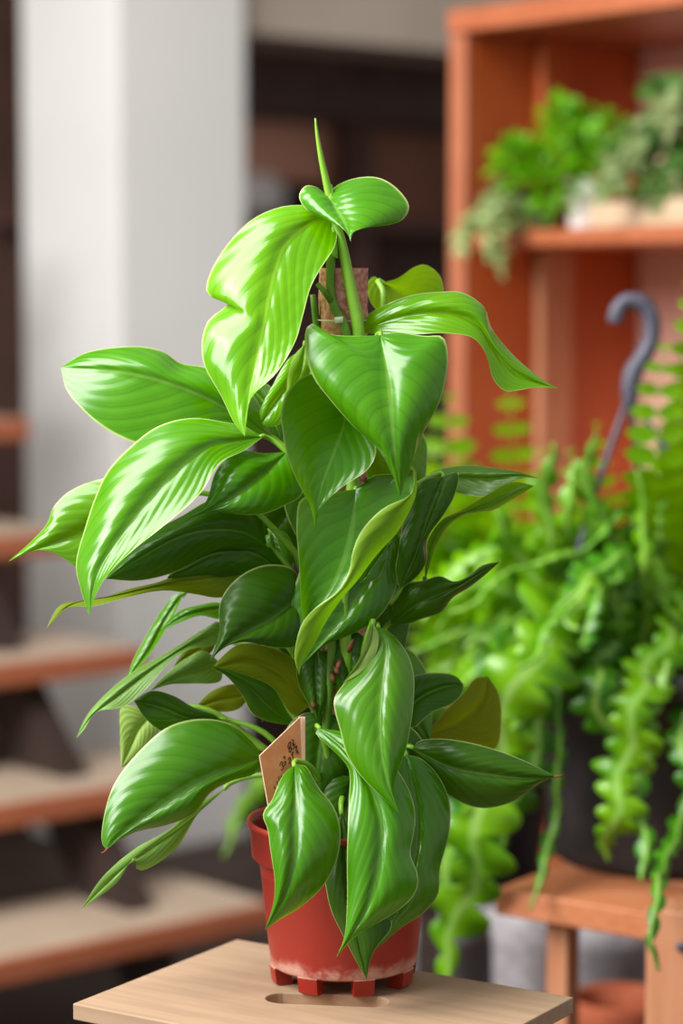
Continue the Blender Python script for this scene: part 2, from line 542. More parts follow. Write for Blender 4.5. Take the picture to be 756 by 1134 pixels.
def make_leaf(mid, left, right, d, e=(0, 0), kind='mature', bulge=0.6, fold=None, under=False, wave=0.15, node=None, root=True, groove=0.2, tip_brown=False, margin_d=None, quilt=0.017):
    NV, NU = 40, 8
    T = [i / (NV - 1) for i in range(NV)]
    M = catmull(mid, NV)
    A = catmull([mid[0]] + left + [mid[-1]], NV)
    B = catmull([mid[0]] + right + [mid[-1]], NV)
    rnd = random.Random(int(mid[0][0] * 31 + mid[-1][1] * 7))
    p1, p2 = rnd.random() * 6, rnd.random() * 6
    dm = [lerp1(d, t) for t in T]

    def env(t):
        return math.sin(PI * min(1, max(0, t))) ** 0.7 if 0 < t < 1 else 0.0
    rows, uvs = [], []
    Fd = None
    if fold:
        Fd = catmull([mid[0]] + fold + [mid[-1]], NV)
    for i, t in enumerate(T):
        row, ur = [], []
        ev = env(t)
        for s, (E, ee, ph) in ((-1, (A, e[0], p1)), (1, (B, e[1], p2))):
            seq = range(NU, 0, -1) if s < 0 else range(0, NU + 1)
            if s > 0 and fold:
                # mid -> fold -> back over to the margin
                for k in range(0, NU + 1):
                    w = k / NU
                    x = M[i][0] + (Fd[i][0] - M[i][0]) * w
                    y = M[i][1] + (Fd[i][1] - M[i][1]) * w
                    dd = dm[i] + ev * (ee * w * w + bulge * 2 * w * (1 - w))
                    row.append(pl(x, y, dd))
                    ur.append((0.5 + 0.25 * w, t))
                for k in range(1, NU + 1):
                    w = k / NU
                    x = Fd[i][0] + (B[i][0] - Fd[i][0]) * w
                    y = Fd[i][1] + (B[i][1] - Fd[i][1]) * w
                    dd = dm[i] + ev * (ee + 0.9 * math.sin(w * PI * 0.75) + (margin_d or 0) * w)
                    row.append(pl(x, y, dd))
                    ur.append((0.75 + 0.25 * w, t))
                continue
            for k in seq:
                w = k / NU
                x = M[i][0] + (E[i][0] - M[i][0]) * w
                y = M[i][1] + (E[i][1] - M[i][1]) * w
                lat = (t * 9.0 - 3.96 * w ** 1.2)
                dd = dm[i] + ev * (ee * w * w + bulge * 3.2 * w * (1 - w) * (1 - 0.3 * w)
                                   + wave * w * math.sin(t * 11 + ph) + quilt * math.sin(2 * PI * lat) * math.sin(PI * w)
                                   - groove * math.exp(-(w / 0.12) ** 2))
                row.append(pl(x, y, dd))
                ur.append((0.5 + 0.5 * s * w, t))
        rows.append(row)
        uvs.append(ur)
    mb = MB()
    mb.grid(rows, None, False, uvs)
    # the upper side looks to the camera unless told otherwise
    sgn = 0.0
    nn = len(rows[0])
    lim = nn if not fold else 2 * NU + 1
    for i in range(NV - 1):
        for j in range(min(lim, nn) - 1):
            a, b, c = rows[i][j], rows[i][j + 1], rows[i + 1][j]
            nrm = (b - a).cross(c - a)
            sgn += nrm.dot(CAM - a)
    flip = (sgn < 0) != under
    if flip:
        mb.f = [tuple(reversed(f)) for f in mb.f]
        mb.uv = {k: list(reversed(v)) for k, v in mb.uv.items()}
    lf = mb.build('leaf', MAT[kind], plant)
    # leaf stalk to the pole
    b3 = pl(mid[0][0], mid[0][1], d[0])
    if node is None:
        ang = math.atan2(b3.y - Y0, b3.x - AX)
        nz = max(0.74, b3.z - 0.05 - 0.02 * rnd.random())
        n3 = Vector((AX + 0.019 * math.cos(ang), Y0 + 0.019 * math.sin(ang), nz))
    else:
        n3 = pl(*node)
    dr = pl(mid[1][0], mid[1][1], lerp1(d, 0.3)) - b3
    dr.normalize()
    lng = (n3 - b3).length
    mp = b3 * 0.55 + n3 * 0.45 + Vector((0, 0, 0.18 * lng))
    q = catmull([tuple(n3), tuple(mp), tuple(b3 + Vector((0, 0.0035, 0)) - dr * 0.004), tuple(b3 + Vector((0, 0.0028, 0)) + dr * 0.004)], 14)
    st = MB()
    st.tube(q, [0.0030 - 0.0012 * i / 13 for i in range(14)], 7)
    st.build('petiole', MAT['stem'], lf)
    if tip_brown:
        t3 = pl(mid[-1][0], mid[-1][1], d[-1])
        tb = MB()
        dv = (t3 - pl(mid[-2][0], mid[-2][1], d[-1])).normalized()
        tb.tube([t3 - dv * 0.002, t3 + dv * 0.003, t3 + dv * 0.006 + Vector((0, 0, 0.002))], [0.0011, 0.0007, 0.0002], 6)
        o = tb.build('dry_tip', MAT['brown_tip'], lf)
        o['label'] = 'dried brown leaf tip'
    return lf


# A glossy young leaf hanging top left
make_leaf([(369, 240), (351, 243), (316, 270), (303, 304), (291, 362), (277, 434), (271, 483)],
          [(350, 228), (332, 227), (311, 229), (279, 243), (250, 273), (234, 299), (228, 318), (230, 327), (241, 332), (253, 337), (242, 345), (231, 354), (225, 368), (223, 385), (226, 405), (245, 439), (259, 468)],
          [(373, 252), (371, 272), (356, 296), (344, 318), (336, 347), (327, 378), (306, 413), (278, 441), (272, 468)],
          (0.8, 5.2, 8.5), (-2.6, 0.9), 'young', bulge=0.25, wave=0.2, quilt=0.07, node=(370, 285, 2))
# B small heart leaf on top
make_leaf([(363, 217), (372, 232), (381, 248), (388, 268)],
          [(350, 207), (338, 206), (331, 217), (338, 231), (358, 243), (375, 250), (384, 258)],
          [(372, 206), (395, 197), (420, 197), (441, 210), (453, 229), (446, 243), (425, 250), (405, 249), (394, 253), (390, 260)],
          (0.5, 4.0, 6.0), (-2.0, -2.4), 'mature', bulge=0.2, wave=0.1, quilt=0.0, node=(378, 270, 1))
# C arching young leaf to the right
make_leaf([(398, 368), (440, 352), (488, 346), (527, 358), (549, 390), (571, 413), (595, 424), (618, 430)],
          [(404, 352), (417, 342), (455, 327), (490, 323), (512, 324), (536, 340), (544, 363), (570, 395), (591, 413), (606, 424)],
          [(430, 371), (465, 370), (493, 369), (523, 374), (537, 390), (546, 420), (559, 433), (575, 432), (591, 429), (606, 429)],
          (1.0, 3.5, 3.0), (-1.2, 0.9), 'young', bulge=0.5, wave=0.2, node=(395, 372, 1.5))
# leaf behind C
make_leaf([(423, 313), (447, 326), (478, 348)],
          [(440, 308), (458, 296), (470, 293), (486, 304), (491, 325), (486, 340)],
          [(414, 306), (408, 311), (408, 330), (424, 350), (452, 359)],
          (-3.5, -4.5, -5.5), (0.4, 0.4), 'young', bulge=0.3, under=True, node=(425, 352, -2))
# D big heart in the centre
make_leaf([(421, 371), (430, 420), (434, 470), (438, 512), (443, 551)],
          [(400, 372), (362, 369), (346, 358), (339, 363), (339, 395), (348, 420), (363, 440), (390, 471), (419, 498), (434, 525)],
          [(440, 368), (470, 372), (490, 373), (496, 392), (494, 418), (486, 447), (478, 462), (464, 489), (455, 516), (447, 538)],
          (4.0, 8.0, 7.5), (-2.0, -2.2), 'mature', bulge=0.3)
# E under D on its left
make_leaf([(368, 425), (382, 462), (370, 500), (355, 542), (349, 583)],
          [(345, 414), (322, 428), (311, 455), (313, 480), (318, 505), (330, 535), (342, 556)],
          [(385, 432), (402, 455), (414, 485), (416, 503), (406, 521), (385, 535), (365, 551), (354, 564)],
          (2.0, 4.5, 6.5), (1.6, 0.2), 'mature', bulge=-0.2, groove=0.1)
# F folded leaf
make_leaf([(394, 542), (390, 575), (382, 612), (368, 648), (340, 695), (331, 748)],
          [(376, 544), (352, 550), (333, 553), (328, 583), (330, 612), (332, 643), (333, 667), (335, 690), (330, 715)],
          [(412, 528), (436, 525), (455, 517), (458, 532), (455, 547), (424, 563), (400, 588), (390, 612), (387, 630), (376, 652), (348, 674), (335, 689), (328, 710), (326, 729)],
          (3.0, 5.0, 6.5), (0.8, 0.2), 'mature', bulge=-0.2, groove=0.1, margin_d=0.7,
          fold=[(412, 527), (437, 524), (458, 516), (461, 532), (461, 547), (441, 588), (419, 612), (394, 645), (379, 662), (360, 690), (348, 714), (334, 736)])
# G behind F, lower
make_leaf([(430, 590), (410, 640), (375, 690), (334, 737)],
          [(395, 588), (345, 610), (326, 650), (322, 676), (328, 705), (331, 722)],
          [(440, 592), (446, 605), (440, 626), (439, 648), (427, 674), (413, 689), (383, 705), (364, 712), (347, 725)],
          (1.0, 2.6, 4.5), (-0.6, -0.6), 'mature', bulge=0.3)
# small leaf between F and G
make_leaf([(430, 600), (415, 620), (398, 646)], [(415, 605), (400, 625)], [(428, 618), (418, 640), (405, 645)], (2.6, 3.2, 3.4), (0, 0), 'mid', bulge=0.2)
# H right, hanging, dark
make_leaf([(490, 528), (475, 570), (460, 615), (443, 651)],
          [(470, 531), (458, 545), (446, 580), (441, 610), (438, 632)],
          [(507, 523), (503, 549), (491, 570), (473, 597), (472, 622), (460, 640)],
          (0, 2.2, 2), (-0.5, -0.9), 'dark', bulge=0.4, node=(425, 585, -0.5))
# I right, long, level
make_leaf([(462, 536), (500, 529), (540, 530), (575, 526), (597, 530)],
          [(480, 522), (500, 517), (522, 515), (553, 519), (575, 523)],
          [(490, 541), (520, 549), (540, 549), (563, 536), (580, 529)],
          (-1.5, -0.5, 1.5), (-1.0, 1.0), 'mid', bulge=0.3, node=(410, 575, -1))
# J right, arching edge-on
make_leaf([(470, 645), (477, 603), (493, 579), (511, 568), (531, 560), (560, 547), (578, 538), (591, 538)],
          [(471, 620), (474, 598), (490, 575), (509, 566), (534, 551), (563, 535), (575, 534)],
          [(476, 625), (482, 606), (496, 583), (513, 571), (528, 568), (546, 565), (563, 556), (584, 543)],
          (0, 1.5, 3.0), (0.8, -0.8), 'mid', bulge=0.1, node=(430, 668, 0.5))
# K right dark wavy
make_leaf([(432, 691), (465, 668), (500, 652), (530, 634), (553, 622)],
          [(438, 662), (450, 647), (468, 643), (487, 638), (503, 644), (520, 637), (534, 626)],
          [(450, 691), (468, 685), (488, 678), (501, 662), (520, 650), (539, 635)],
          (-0.5, 2.0, 1.5), (-0.8, -0.8), 'dark', bulge=0.4)
# L centre, bright, hanging
make_leaf([(418, 694), (427, 712), (423, 754), (420, 799), (424, 844), (432, 876), (443, 902)],
          [(411, 697), (412, 714), (399, 735), (384, 753), (370, 773), (370, 785), (376, 807), (384, 836), (400, 860), (421, 881), (434, 893)],
          [(430, 699), (450, 722), (458, 746), (458, 775), (454, 807), (449, 831), (440, 855), (436, 872)],
          (3.5, 7.5, 9.5), (-0.9, -1.8), 'mid', bulge=0.4, groove=0.1)
# rolled margin of L's neighbour above it
make_leaf([(413, 690), (408, 716), (390, 744), (379, 757)], [(408, 702), (397, 730), (384, 750)], [(419, 703), (416, 724), (400, 744)], (3.5, 5.0, 5.5), (0.3, 0.2), 'pale', bulge=0.2, under=True)
# M left front over the pot
make_leaf([(326, 847), (327, 880), (326, 915), (324, 950), (315, 986), (303, 1012), (293, 1030)],
          [(316, 855), (308, 868), (302, 884), (291, 902), (296, 918), (299, 940), (304, 975), (303, 998), (298, 1016)],
          [(338, 848), (346, 860), (354, 874), (369, 893), (377, 919), (373, 952), (358, 981), (332, 1005), (309, 1019)],
          (6.0, 10.5, 10.0), (-0.8, -1.6), 'mature', bulge=0.6)
# N centre bottom, long
make_leaf([(352, 806), (378, 828), (404, 862), (421, 910), (418, 960), (402, 1012), (372, 1061)],
          [(349, 811), (362, 825), (376, 838), (386, 852), (386, 890), (384, 948), (384, 1005), (381, 1038)],
          [(395, 815), (430, 840), (455, 880), (460, 908), (457, 928), (454, 945), (462, 966), (463, 980), (456, 995), (432, 1014), (399, 1033), (382, 1048)],
          (4.5, 9.5, 11.0), (-0.4, -1.6), 'mature', bulge=0.5, wave=0.3)
# O right of N
make_leaf([(449, 836), (462, 900), (458, 960), (440, 1012), (412, 1053)],
          [(436, 860), (425, 920), (418, 980), (412, 1030)],
          [(462, 838), (476, 848), (490, 867), (498, 890), (497, 924), (487, 962), (485, 990), (470, 1010), (442, 1029), (420, 1048)],
          (3.5, 7.2, 9.0), (0.2, -1.6), 'mature', bulge=0.4)
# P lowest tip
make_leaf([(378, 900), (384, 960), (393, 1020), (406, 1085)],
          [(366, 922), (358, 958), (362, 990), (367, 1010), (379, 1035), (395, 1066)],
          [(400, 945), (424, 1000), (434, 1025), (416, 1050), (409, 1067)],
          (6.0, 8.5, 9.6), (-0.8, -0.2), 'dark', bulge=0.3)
# Q right, pointing right low
make_leaf([(456, 829), (500, 850), (545, 858), (585, 862), (616, 860)],
          [(464, 821), (484, 818), (513, 821), (548, 830), (577, 841), (600, 852)],
          [(469, 846), (490, 875), (516, 891), (536, 895), (565, 889), (583, 878), (600, 866)],
          (2.5, 4.5, 4.0), (-1.0, -1.6), 'dark', bulge=0.6, tip_brown=True)
# R behind right
make_leaf([(440, 800), (462, 775), (490, 761), (513, 758)],
          [(445, 765), (456, 750), (484, 745), (505, 749)],
          [(456, 806), (478, 789), (501, 779), (511, 768)],
          (0, -0.5, -0.5), (-0.8, 0.4), 'dark', bulge=0.3)
# S olive behind
make_leaf([(468, 816), (508, 800), (535, 775), (540, 749)],
          [(500, 780), (515, 765), (525, 752)],
          [(510, 832), (548, 830), (555, 795), (552, 768)],
          (-2, -3, -4), (0.3, -0.4), 'olive', bulge=0.3, under=True)
# T upper left, big, behind
make_leaf([(303, 486), (255, 455), (205, 430), (140, 412), (67, 407)],
          [(282, 440), (252, 415), (225, 406), (200, 402), (180, 389), (158, 384), (135, 384), (94, 391)],
          [(255, 482), (205, 495), (155, 492), (133, 484), (110, 470), (90, 452), (74, 432)],
          (-1.5, 1.0, -2.0), (-3.0, 1.0), 'mature', bulge=0.2)
# U big sheen leaf left
make_leaf([(291, 484), (262, 488), (232, 494), (190, 526), (140, 585), (108, 636), (99, 682)],
          [(270, 472), (252, 468), (211, 463), (175, 472), (144, 495), (119, 522), (106, 549), (94, 585), (84, 625), (89, 652)],
          [(270, 499), (243, 513), (222, 546), (184, 580), (144, 612), (117, 639), (103, 666)],
          (1.5, 6.5, 9.5), (-3.0, 1.3), 'mid', bulge=0.2, groove=0.3)
# V left tip behind U
make_leaf([(200, 548), (130, 572), (85, 592), (45, 606), (9, 622)],
          [(150, 527), (110, 531), (77, 544), (59, 562), (52, 580), (36, 598)],
          [(155, 618), (112, 640), (86, 629), (63, 614), (42, 609)],
          (1.0, 3.0, 4.0), (-1.0, 0.5), 'young', bulge=0.4)
# W dark under U
make_leaf([(296, 606), (270, 590), (225, 588), (193, 597), (155, 618), (117, 641)],
          [(285, 565), (240, 552), (200, 572), (150, 602)],
          [(272, 611), (238, 613), (193, 634), (153, 643)],
          (0.5, 3.5, 5.0), (-2.4, -1.0), 'dark', bulge=0.2)
# X below W
make_leaf([(318, 640), (280, 612), (240, 612), (205, 630), (185, 640)],
          [(300, 605), (262, 596), (225, 604), (200, 620)],
          [(300, 650), (265, 648), (230, 640), (205, 642)],
          (0, 1.5, 2.5), (-1.2, -0.6), 'dark', bulge=0.3)
# Y long thin tip
make_leaf([(266, 636), (230, 642), (180, 648), (130, 659), (80, 669), (51, 696)],
          [(252, 619), (216, 625), (180, 643), (144, 652), (103, 665), (67, 670)],
          [(257, 658), (240, 662), (216, 658), (180, 654), (135, 663), (106, 671), (72, 674)],
          (1.0, 3.0, 5.0), (-0.8, 0.8), 'olive', bulge=0.2, node=(320, 655, 1))
# Z dark heart left of centre
make_leaf([(338, 656), (303, 684), (269, 703), (249, 715), (232, 733)],
          [(325, 631), (300, 625), (275, 632), (253, 650), (243, 670), (243, 700), (238, 717)],
          [(342, 700), (328, 716), (303, 717), (276, 711), (255, 714), (241, 723)],
          (1.5, 5.0, 6.5), (-1.2, -0.8), 'dark', bulge=0.6)
# AA mid leaf left of E
make_leaf([(318, 500), (290, 525), (255, 552), (231, 565), (208, 574)],
          [(292, 502), (269, 499), (246, 512), (237, 526), (230, 551), (222, 564)],
          [(337, 522), (334, 548), (315, 560), (292, 569), (269, 570), (234, 567)],
          (1.0, 4.0, 5.0), (-1.6, -0.6), 'mature', bulge=0.5)
# AB big leaf low left
make_leaf([(292, 838), (258, 851), (220, 869), (175, 896), (135, 924), (118, 941)],
          [(278, 820), (256, 802), (224, 796), (188, 804), (157, 829), (126, 869), (114, 910), (113, 934)],
          [(283, 856), (256, 865), (233, 878), (215, 901), (184, 914), (152, 921), (130, 932)],
          (2.5, 5.6, 7.2), (-1.6, -0.6), 'mature', bulge=0.4, tip_brown=True)
# AC pale notched leaf under AB
make_leaf([(252, 871), (214, 905), (172, 935), (125, 972), (90, 1007)],
          [(215, 894), (188, 918), (148, 941), (112, 973)],
          [(222, 896), (213, 911), (197, 937), (176, 955), (156, 964), (151, 962), (150, 948), (142, 958), (130, 977), (107, 995)],
          (-1.0, 2.6, 6.0), (0.0, 0.0), 'pale', bulge=0.15, under=False)
# AD arching leaf left
make_leaf([(248, 700), (212, 713), (172, 738), (130, 770), (100, 795), (84, 818)],
          [(243, 688), (223, 698), (205, 710), (182, 724), (150, 742), (121, 765), (97, 791)],
          [(240, 713), (211, 719), (190, 731), (170, 754), (153, 771), (135, 783), (106, 789), (93, 808)],
          (0, 2.0, 3.0), (-0.9, 0.6), 'pale', bulge=0.3)
# AE thin leaf
make_leaf([(204, 656), (183, 685), (166, 718), (140, 753)], [(193, 659), (170, 690), (158, 711), (147, 731)], [(196, 674), (183, 698), (171, 717), (156, 737)],
          (-3.5, -2.5, -2), (-0.6, 0.8), 'mid', bulge=0.1)
make_leaf([(252, 672), (222, 676), (196, 686), (174, 702)], [(240, 667), (220, 670), (198, 677)], [(245, 685), (222, 682), (198, 690)],
          (-2.5, -1.5, -1.5), (-0.6, 0.5), 'mid', bulge=0.1)
# AF
make_leaf([(246, 736), (215, 742), (188, 753), (166, 765)], [(226, 721), (205, 730), (182, 748)], [(244, 754), (211, 757), (188, 758)],
          (-1.0, 0.5, 1), (-0.7, 0.2), 'pale', bulge=0.3)
# AG
make_leaf([(246, 798), (212, 796), (180, 784), (148, 776)], [(238, 792), (214, 783), (191, 770), (167, 765)], [(225, 812), (190, 815), (165, 800)],
          (-0.5, 1.5, 1.5), (-0.6, 0.2), 'dark', bulge=0.4)
# AH pale underside
make_leaf([(170, 790), (155, 805), (145, 825), (134, 850)], [(150, 782), (135, 782), (133, 815)], [(176, 808), (162, 825), (145, 845)],
          (-1.5, -0.5, 0), (0, 0), 'pale', bulge=0.2, under=True, node=(300, 835, -1))
# AI olive underside below Z
make_leaf([(343, 782), (312, 748), (275, 732), (234, 741)], [(330, 735), (308, 720), (266, 713), (245, 728)], [(325, 792), (300, 762), (262, 752)],
          (1.0, 2.5, 4.0), (-0.5, -0.3), 'olive', bulge=0.4, under=True)
# AJ dark below AI
make_leaf([(326, 804), (300, 785), (272, 758), (234, 737)], [(316, 784), (302, 761), (274, 748), (252, 741)], [(297, 799), (279, 790), (268, 770), (252, 750)],
          (1.5, 3.5, 5.0), (-0.6, -0.4), 'dark', bulge=0.3)
# small olive leaves behind
make_leaf([(278, 770), (250, 772), (214, 785)], [(262, 758), (235, 765)], [(262, 786), (235, 788)], (-2, -2, -2), (0, 0), 'olive', bulge=0.2, under=True)
make_leaf([(240, 712), (222, 716), (192, 738)], [(228, 708), (205, 720)], [(232, 724), (210, 732)], (-2, -2, -2), (0, 0), 'olive', bulge=0.2)
# behind A / E
make_leaf([(338, 388), (318, 425), (300, 452), (286, 474)], [(322, 395), (300, 430), (288, 455)], [(345, 415), (335, 450), (310, 470)], (-2.5, -1.5, -1), (0, 0), 'young', bulge=0.3)
make_leaf([(338, 380), (332, 410), (318, 440)], [(325, 395), (318, 420)], [(345, 400), (336, 428)], (0, 1, 1), (0, 0), 'mid', bulge=0.2, under=True)
make_leaf([(312, 488), (300, 460), (288, 440), (270, 425)], [(318, 462), (310, 440), (292, 424)], [(290, 482), (274, 462), (266, 442)], (-3, -4, -5), (0, 0), 'dark', bulge=0.3)
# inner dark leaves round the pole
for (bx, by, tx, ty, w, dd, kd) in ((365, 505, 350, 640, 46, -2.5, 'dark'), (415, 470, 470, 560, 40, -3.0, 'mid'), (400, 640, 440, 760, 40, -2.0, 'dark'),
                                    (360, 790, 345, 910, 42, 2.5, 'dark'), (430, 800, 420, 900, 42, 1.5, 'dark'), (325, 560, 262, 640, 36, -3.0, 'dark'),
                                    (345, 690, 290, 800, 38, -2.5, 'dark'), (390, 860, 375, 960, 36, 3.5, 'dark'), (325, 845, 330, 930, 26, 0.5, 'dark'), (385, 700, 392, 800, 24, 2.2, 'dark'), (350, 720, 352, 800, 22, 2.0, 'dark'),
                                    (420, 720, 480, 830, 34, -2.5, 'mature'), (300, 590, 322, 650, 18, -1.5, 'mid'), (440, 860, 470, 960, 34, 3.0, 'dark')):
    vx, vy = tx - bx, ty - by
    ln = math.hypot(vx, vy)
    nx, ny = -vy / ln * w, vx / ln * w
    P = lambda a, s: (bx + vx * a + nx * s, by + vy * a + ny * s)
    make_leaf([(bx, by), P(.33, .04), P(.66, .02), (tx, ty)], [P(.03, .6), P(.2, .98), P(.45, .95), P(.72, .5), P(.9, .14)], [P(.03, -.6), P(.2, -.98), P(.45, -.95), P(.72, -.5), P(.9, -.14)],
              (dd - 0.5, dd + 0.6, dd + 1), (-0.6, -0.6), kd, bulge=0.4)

# stems
sm = MB()
q = catmull([tuple(pl(*p)) for p in ((364, 205, 0.8), (370, 240, 1.3), (378, 268, 1.6), (388, 318, 2.0), (397, 366, 2.2), (398, 420, 2.3), (392, 520, 2.2), (380, 640, 2.3), (384, 760, 2.2), (378, 880, 2.2), (378, 925, 2.0))], 60)
sm.tube(q, [0.0026 + 0.0022 * min(1, i / 12) for i in range(60)], 10)
sm.build('stem', MAT['stem'], plant)['label'] = 'thick pale green climbing stem'
sm = MB()
q = catmull([tuple(pl(*p)) for p in ((366, 282, 1.9), (366, 310, 2.0), (367, 332, 2.1), (373, 346, 2.2), (384, 366, 2.3), (372, 440, 2.3), (362, 560, 2.3), (368, 700, 2.3), (360, 830, 2.4), (362, 925, 2))], 44)
sm.tube(q, [0.0034] * 44, 8)
sm.tube([pl(351, 314, 2.5), pl(358, 322, 2.4), pl(367, 333, 2.2)], [0.0018, 0.0022, 0.003], 7)
sm.tube([pl(346, 326, 0.5), pl(349, 345, 0.5), pl(352, 372, 0.6), pl(356, 420, 1)], [0.0022, 0.0028, 0.003, 0.003], 7)
sm.build('stem', MAT['stem_dark'], plant)['label'] = 'thin dark green second stem'
# rolled new leaf
sm = MB()
q = catmull([tuple(pl(*p)) for p in ((349, 131, 1.2), (351, 148, 1.2), (355, 172, 1.1), (361, 200, 1.0), (366, 222, 0.9))], 20)
sm.tube(q, [0.0006 + 0.0027 * (i / 19) ** 0.8 for i in range(20)], 9)
sm.build('rolled_leaf', MAT['stem'], plant)['label'] = 'pale rolled-up new leaf spike'
# moss pole
mp = MB()
ptop = pl(381, 297, 0).z
rows = []
for i in range(90):
    z = 0.69 + (ptop - 0.69) * i / 89
    rows.append([Vector((AX + math.cos(a) * r, Y0 + math.sin(a) * r, z)) for a, r in ((2 * PI * k / 40, 0.0182 + random.uniform(-0.0007, 0.0007)) for k in range(40))])
b0 = len(mp.v)
mp.grid(rows, None, True)
mp.face([89 * 40 + k for k in range(40)])
mp.build('moss_pole', MAT['coir'], plant)['label'] = 'brown coir moss pole'
tie = MB()
tie.tube([Vector((AX + math.cos(a) * 0.0205, Y0 + math.sin(a) * 0.0205, pl(375, 354, 2).z + 0.001 * math.sin(a))) for a in (2 * PI * k / 30 for k in range(31))], 0.0005, 6, cap=False)
tie.box(pl(370, 358, 2.75), (0.0065, 0, 0.0005), (0, 0.002, 0), (0, 0, 0.0045))
tie.build('plant_tie', MAT['tie'], plant)['label'] = 'small white tie round stem and pole'
# brown dry sheaths in the heart of the plant
for (x, y, dx, dy) in ((400, 528, 8, 6), (377, 730, -4, 14), (370, 738, 6, 10), (386, 722, 5, -14), (345, 776, 4, 10), (366, 745, 5, 12)):
    sh = MB()
    sh.tube([pl(x, y, 2.8), pl(x + dx * .5, y + dy * .5, 3.4), pl(x + dx, y + dy, 3.2)], [0.0012, 0.0022, 0.0006], 6)
    sh.build('dry_sheath', MAT['brown_tip'], plant)['label'] = 'dry brown leaf sheath'

# pot
H = 0.125
pt = MB()
prof = [(0.0, 0.012), (0.050, 0.012), (0.0545, 0.0125), (0.0562, 0.015), (0.0560, 0.0185), (0.0566, 0.0215), (0.0642, 0.0935), (0.0648, 0.0945), (0.0690, 0.0955), (0.0700, 0.097),
        (0.0716, 0.1195), (0.0732, 0.1205), (0.0736, 0.1225), (0.0732, 0.1245), (0.0720, 0.125), (0.0700, 0.1242), (0.0690, 0.118), (0.064, 0.09), (0.055, 0.022)]
pt.lathe(prof, POT_BASE, 72)
pot = pt.build('pot', MAT['redpot'], plant)
pot['label'] = 'red plastic nursery pot with lime scale near its base'
for k in range(8):
    a = 2 * PI * (k + 0.36) / 8
    f = MB()
    w = 0.145
    r0, r1 = 0.0425, 0.0555
    rows = []
    for z, sc in ((0, 0.94), (0.002, 1.0), (0.014, 1.03)):
        ring = []
        for t in range(7):
            ring.append(POT_BASE + Vector((r1 * sc * math.cos(a - w + 2 * w * t / 6), r1 * sc * math.sin(a - w + 2 * w * t / 6), z)))
        for t in range(6, -1, -1):
            ring.append(POT_BASE + Vector((r0 * math.cos(a - w + 2 * w * t / 6), r0 * math.sin(a - w + 2 * w * t / 6), z)))
        rows.append(ring)
    f.grid(rows, None, True)
    f.face([k2 for k2 in reversed(range(14))])
    f.face([28 + k2 for k2 in range(14)])
    f.build('foot', MAT['redpot'], pot, smooth=False)
so = MB()
rows = []
for r in (0.0, 0.02, 0.035, 0.05, 0.06, 0.0675):
    rows.append([POT_BASE + Vector((r * math.cos(2 * PI * k / 48), r * math.sin(2 * PI * k / 48), 0.108 + random.uniform(-0.0025, 0.0025))) for k in range(48)])
so.grid(rows, None, True)
so.build('soil', MAT['soil'], plant)['label'] = 'dark potting soil'

# plant tag : a kraft card on a flat wooden stick
tg = thing('plant_tag', 'orange-brown card tag on a stick with handwriting, stuck in the red pot behind a leaf', 'plant tag', pl(334, 905, 4.6))
st = MB()
a0, a1 = pl(330.2, 794, 4.3), pl(338, 789, 4.3)
wv = Vector((a1.x - a0.x, 0, 0))
bot = pl(334, 918, 4.3)
st.box(Vector((a0.x, a0.y, bot.z)), wv, (0, 0.0015, 0), (0, 0, a0.z - bot.z))
st.build('stick', MAT['card_edge'], tg, smooth=False, bevel=0.0003)
cd = MB()
cq = [pl(287, 837, 6.2), pl(332, 794, 4.5), pl(334, 864, 4.6), pl(298, 900, 6.2)]
cn = (cq[1] - cq[0]).cross(cq[3] - cq[0]).normalized()
if cn.dot(CAM - cq[0]) < 0:
    cn = -cn
rows = [[p - cn * 0.0007 for p in cq], [p + cn * 0.0007 for p in cq]]
cd.grid(rows, MAT['card_edge'], True)
cd.face((3, 2, 1, 0), MAT['card'])
cd.face((4, 5, 6, 7), MAT['card'])
cd.build('card', None, tg, smooth=False)
ik = MB()


def card_pt(u, v):
    p = cq[0] * (1 - u) * (1 - v) + cq[1] * u * (1 - v) + cq[2] * u * v + cq[3] * (1 - u) * v
    return p + cn * 0.0009


strokes = [[(.42, .44), (.47, .40), (.50, .42), (.48, .47), (.51, .50), (.47, .54), (.43, .52)], [(.52, .38), (.56, .36), (.57, .42)], [(.53, .46), (.57, .45), (.56, .50), (.52, .50)],
           [(.66, .26), (.70, .22), (.74, .24), (.72, .29), (.67, .31), (.66, .26)], [(.68, .34), (.73, .32), (.75, .36), (.71, .39), (.68, .37), (.68, .34)], [(.76, .22), (.80, .24), (.78, .30)], [(.78, .33), (.82, .31), (.82, .37), (.78, .38)],
           [(.64, .48), (.69, .45), (.70, .50), (.65, .54), (.70, .56)], [(.74, .46), (.79, .43)], [(.76, .42), (.77, .52)], [(.84, .40), (.88, .38), (.86, .46)], [(.86, .50), (.90, .47), (.91, .53)],
           [(.30, .62), (.31, .70)], [(.36, .58), (.37, .68)], [(.42, .60), (.43, .66)], [(.22, .66), (.23, .72)], [(.3, .86), (.34, .93)]]
for s_ in strokes:
    q = catmull([tuple(card_pt(*p)) for p in s_], 12)
    ik.tube(q, 0.00032, 5)
ik.build('handwriting', MAT['ink'], tg)

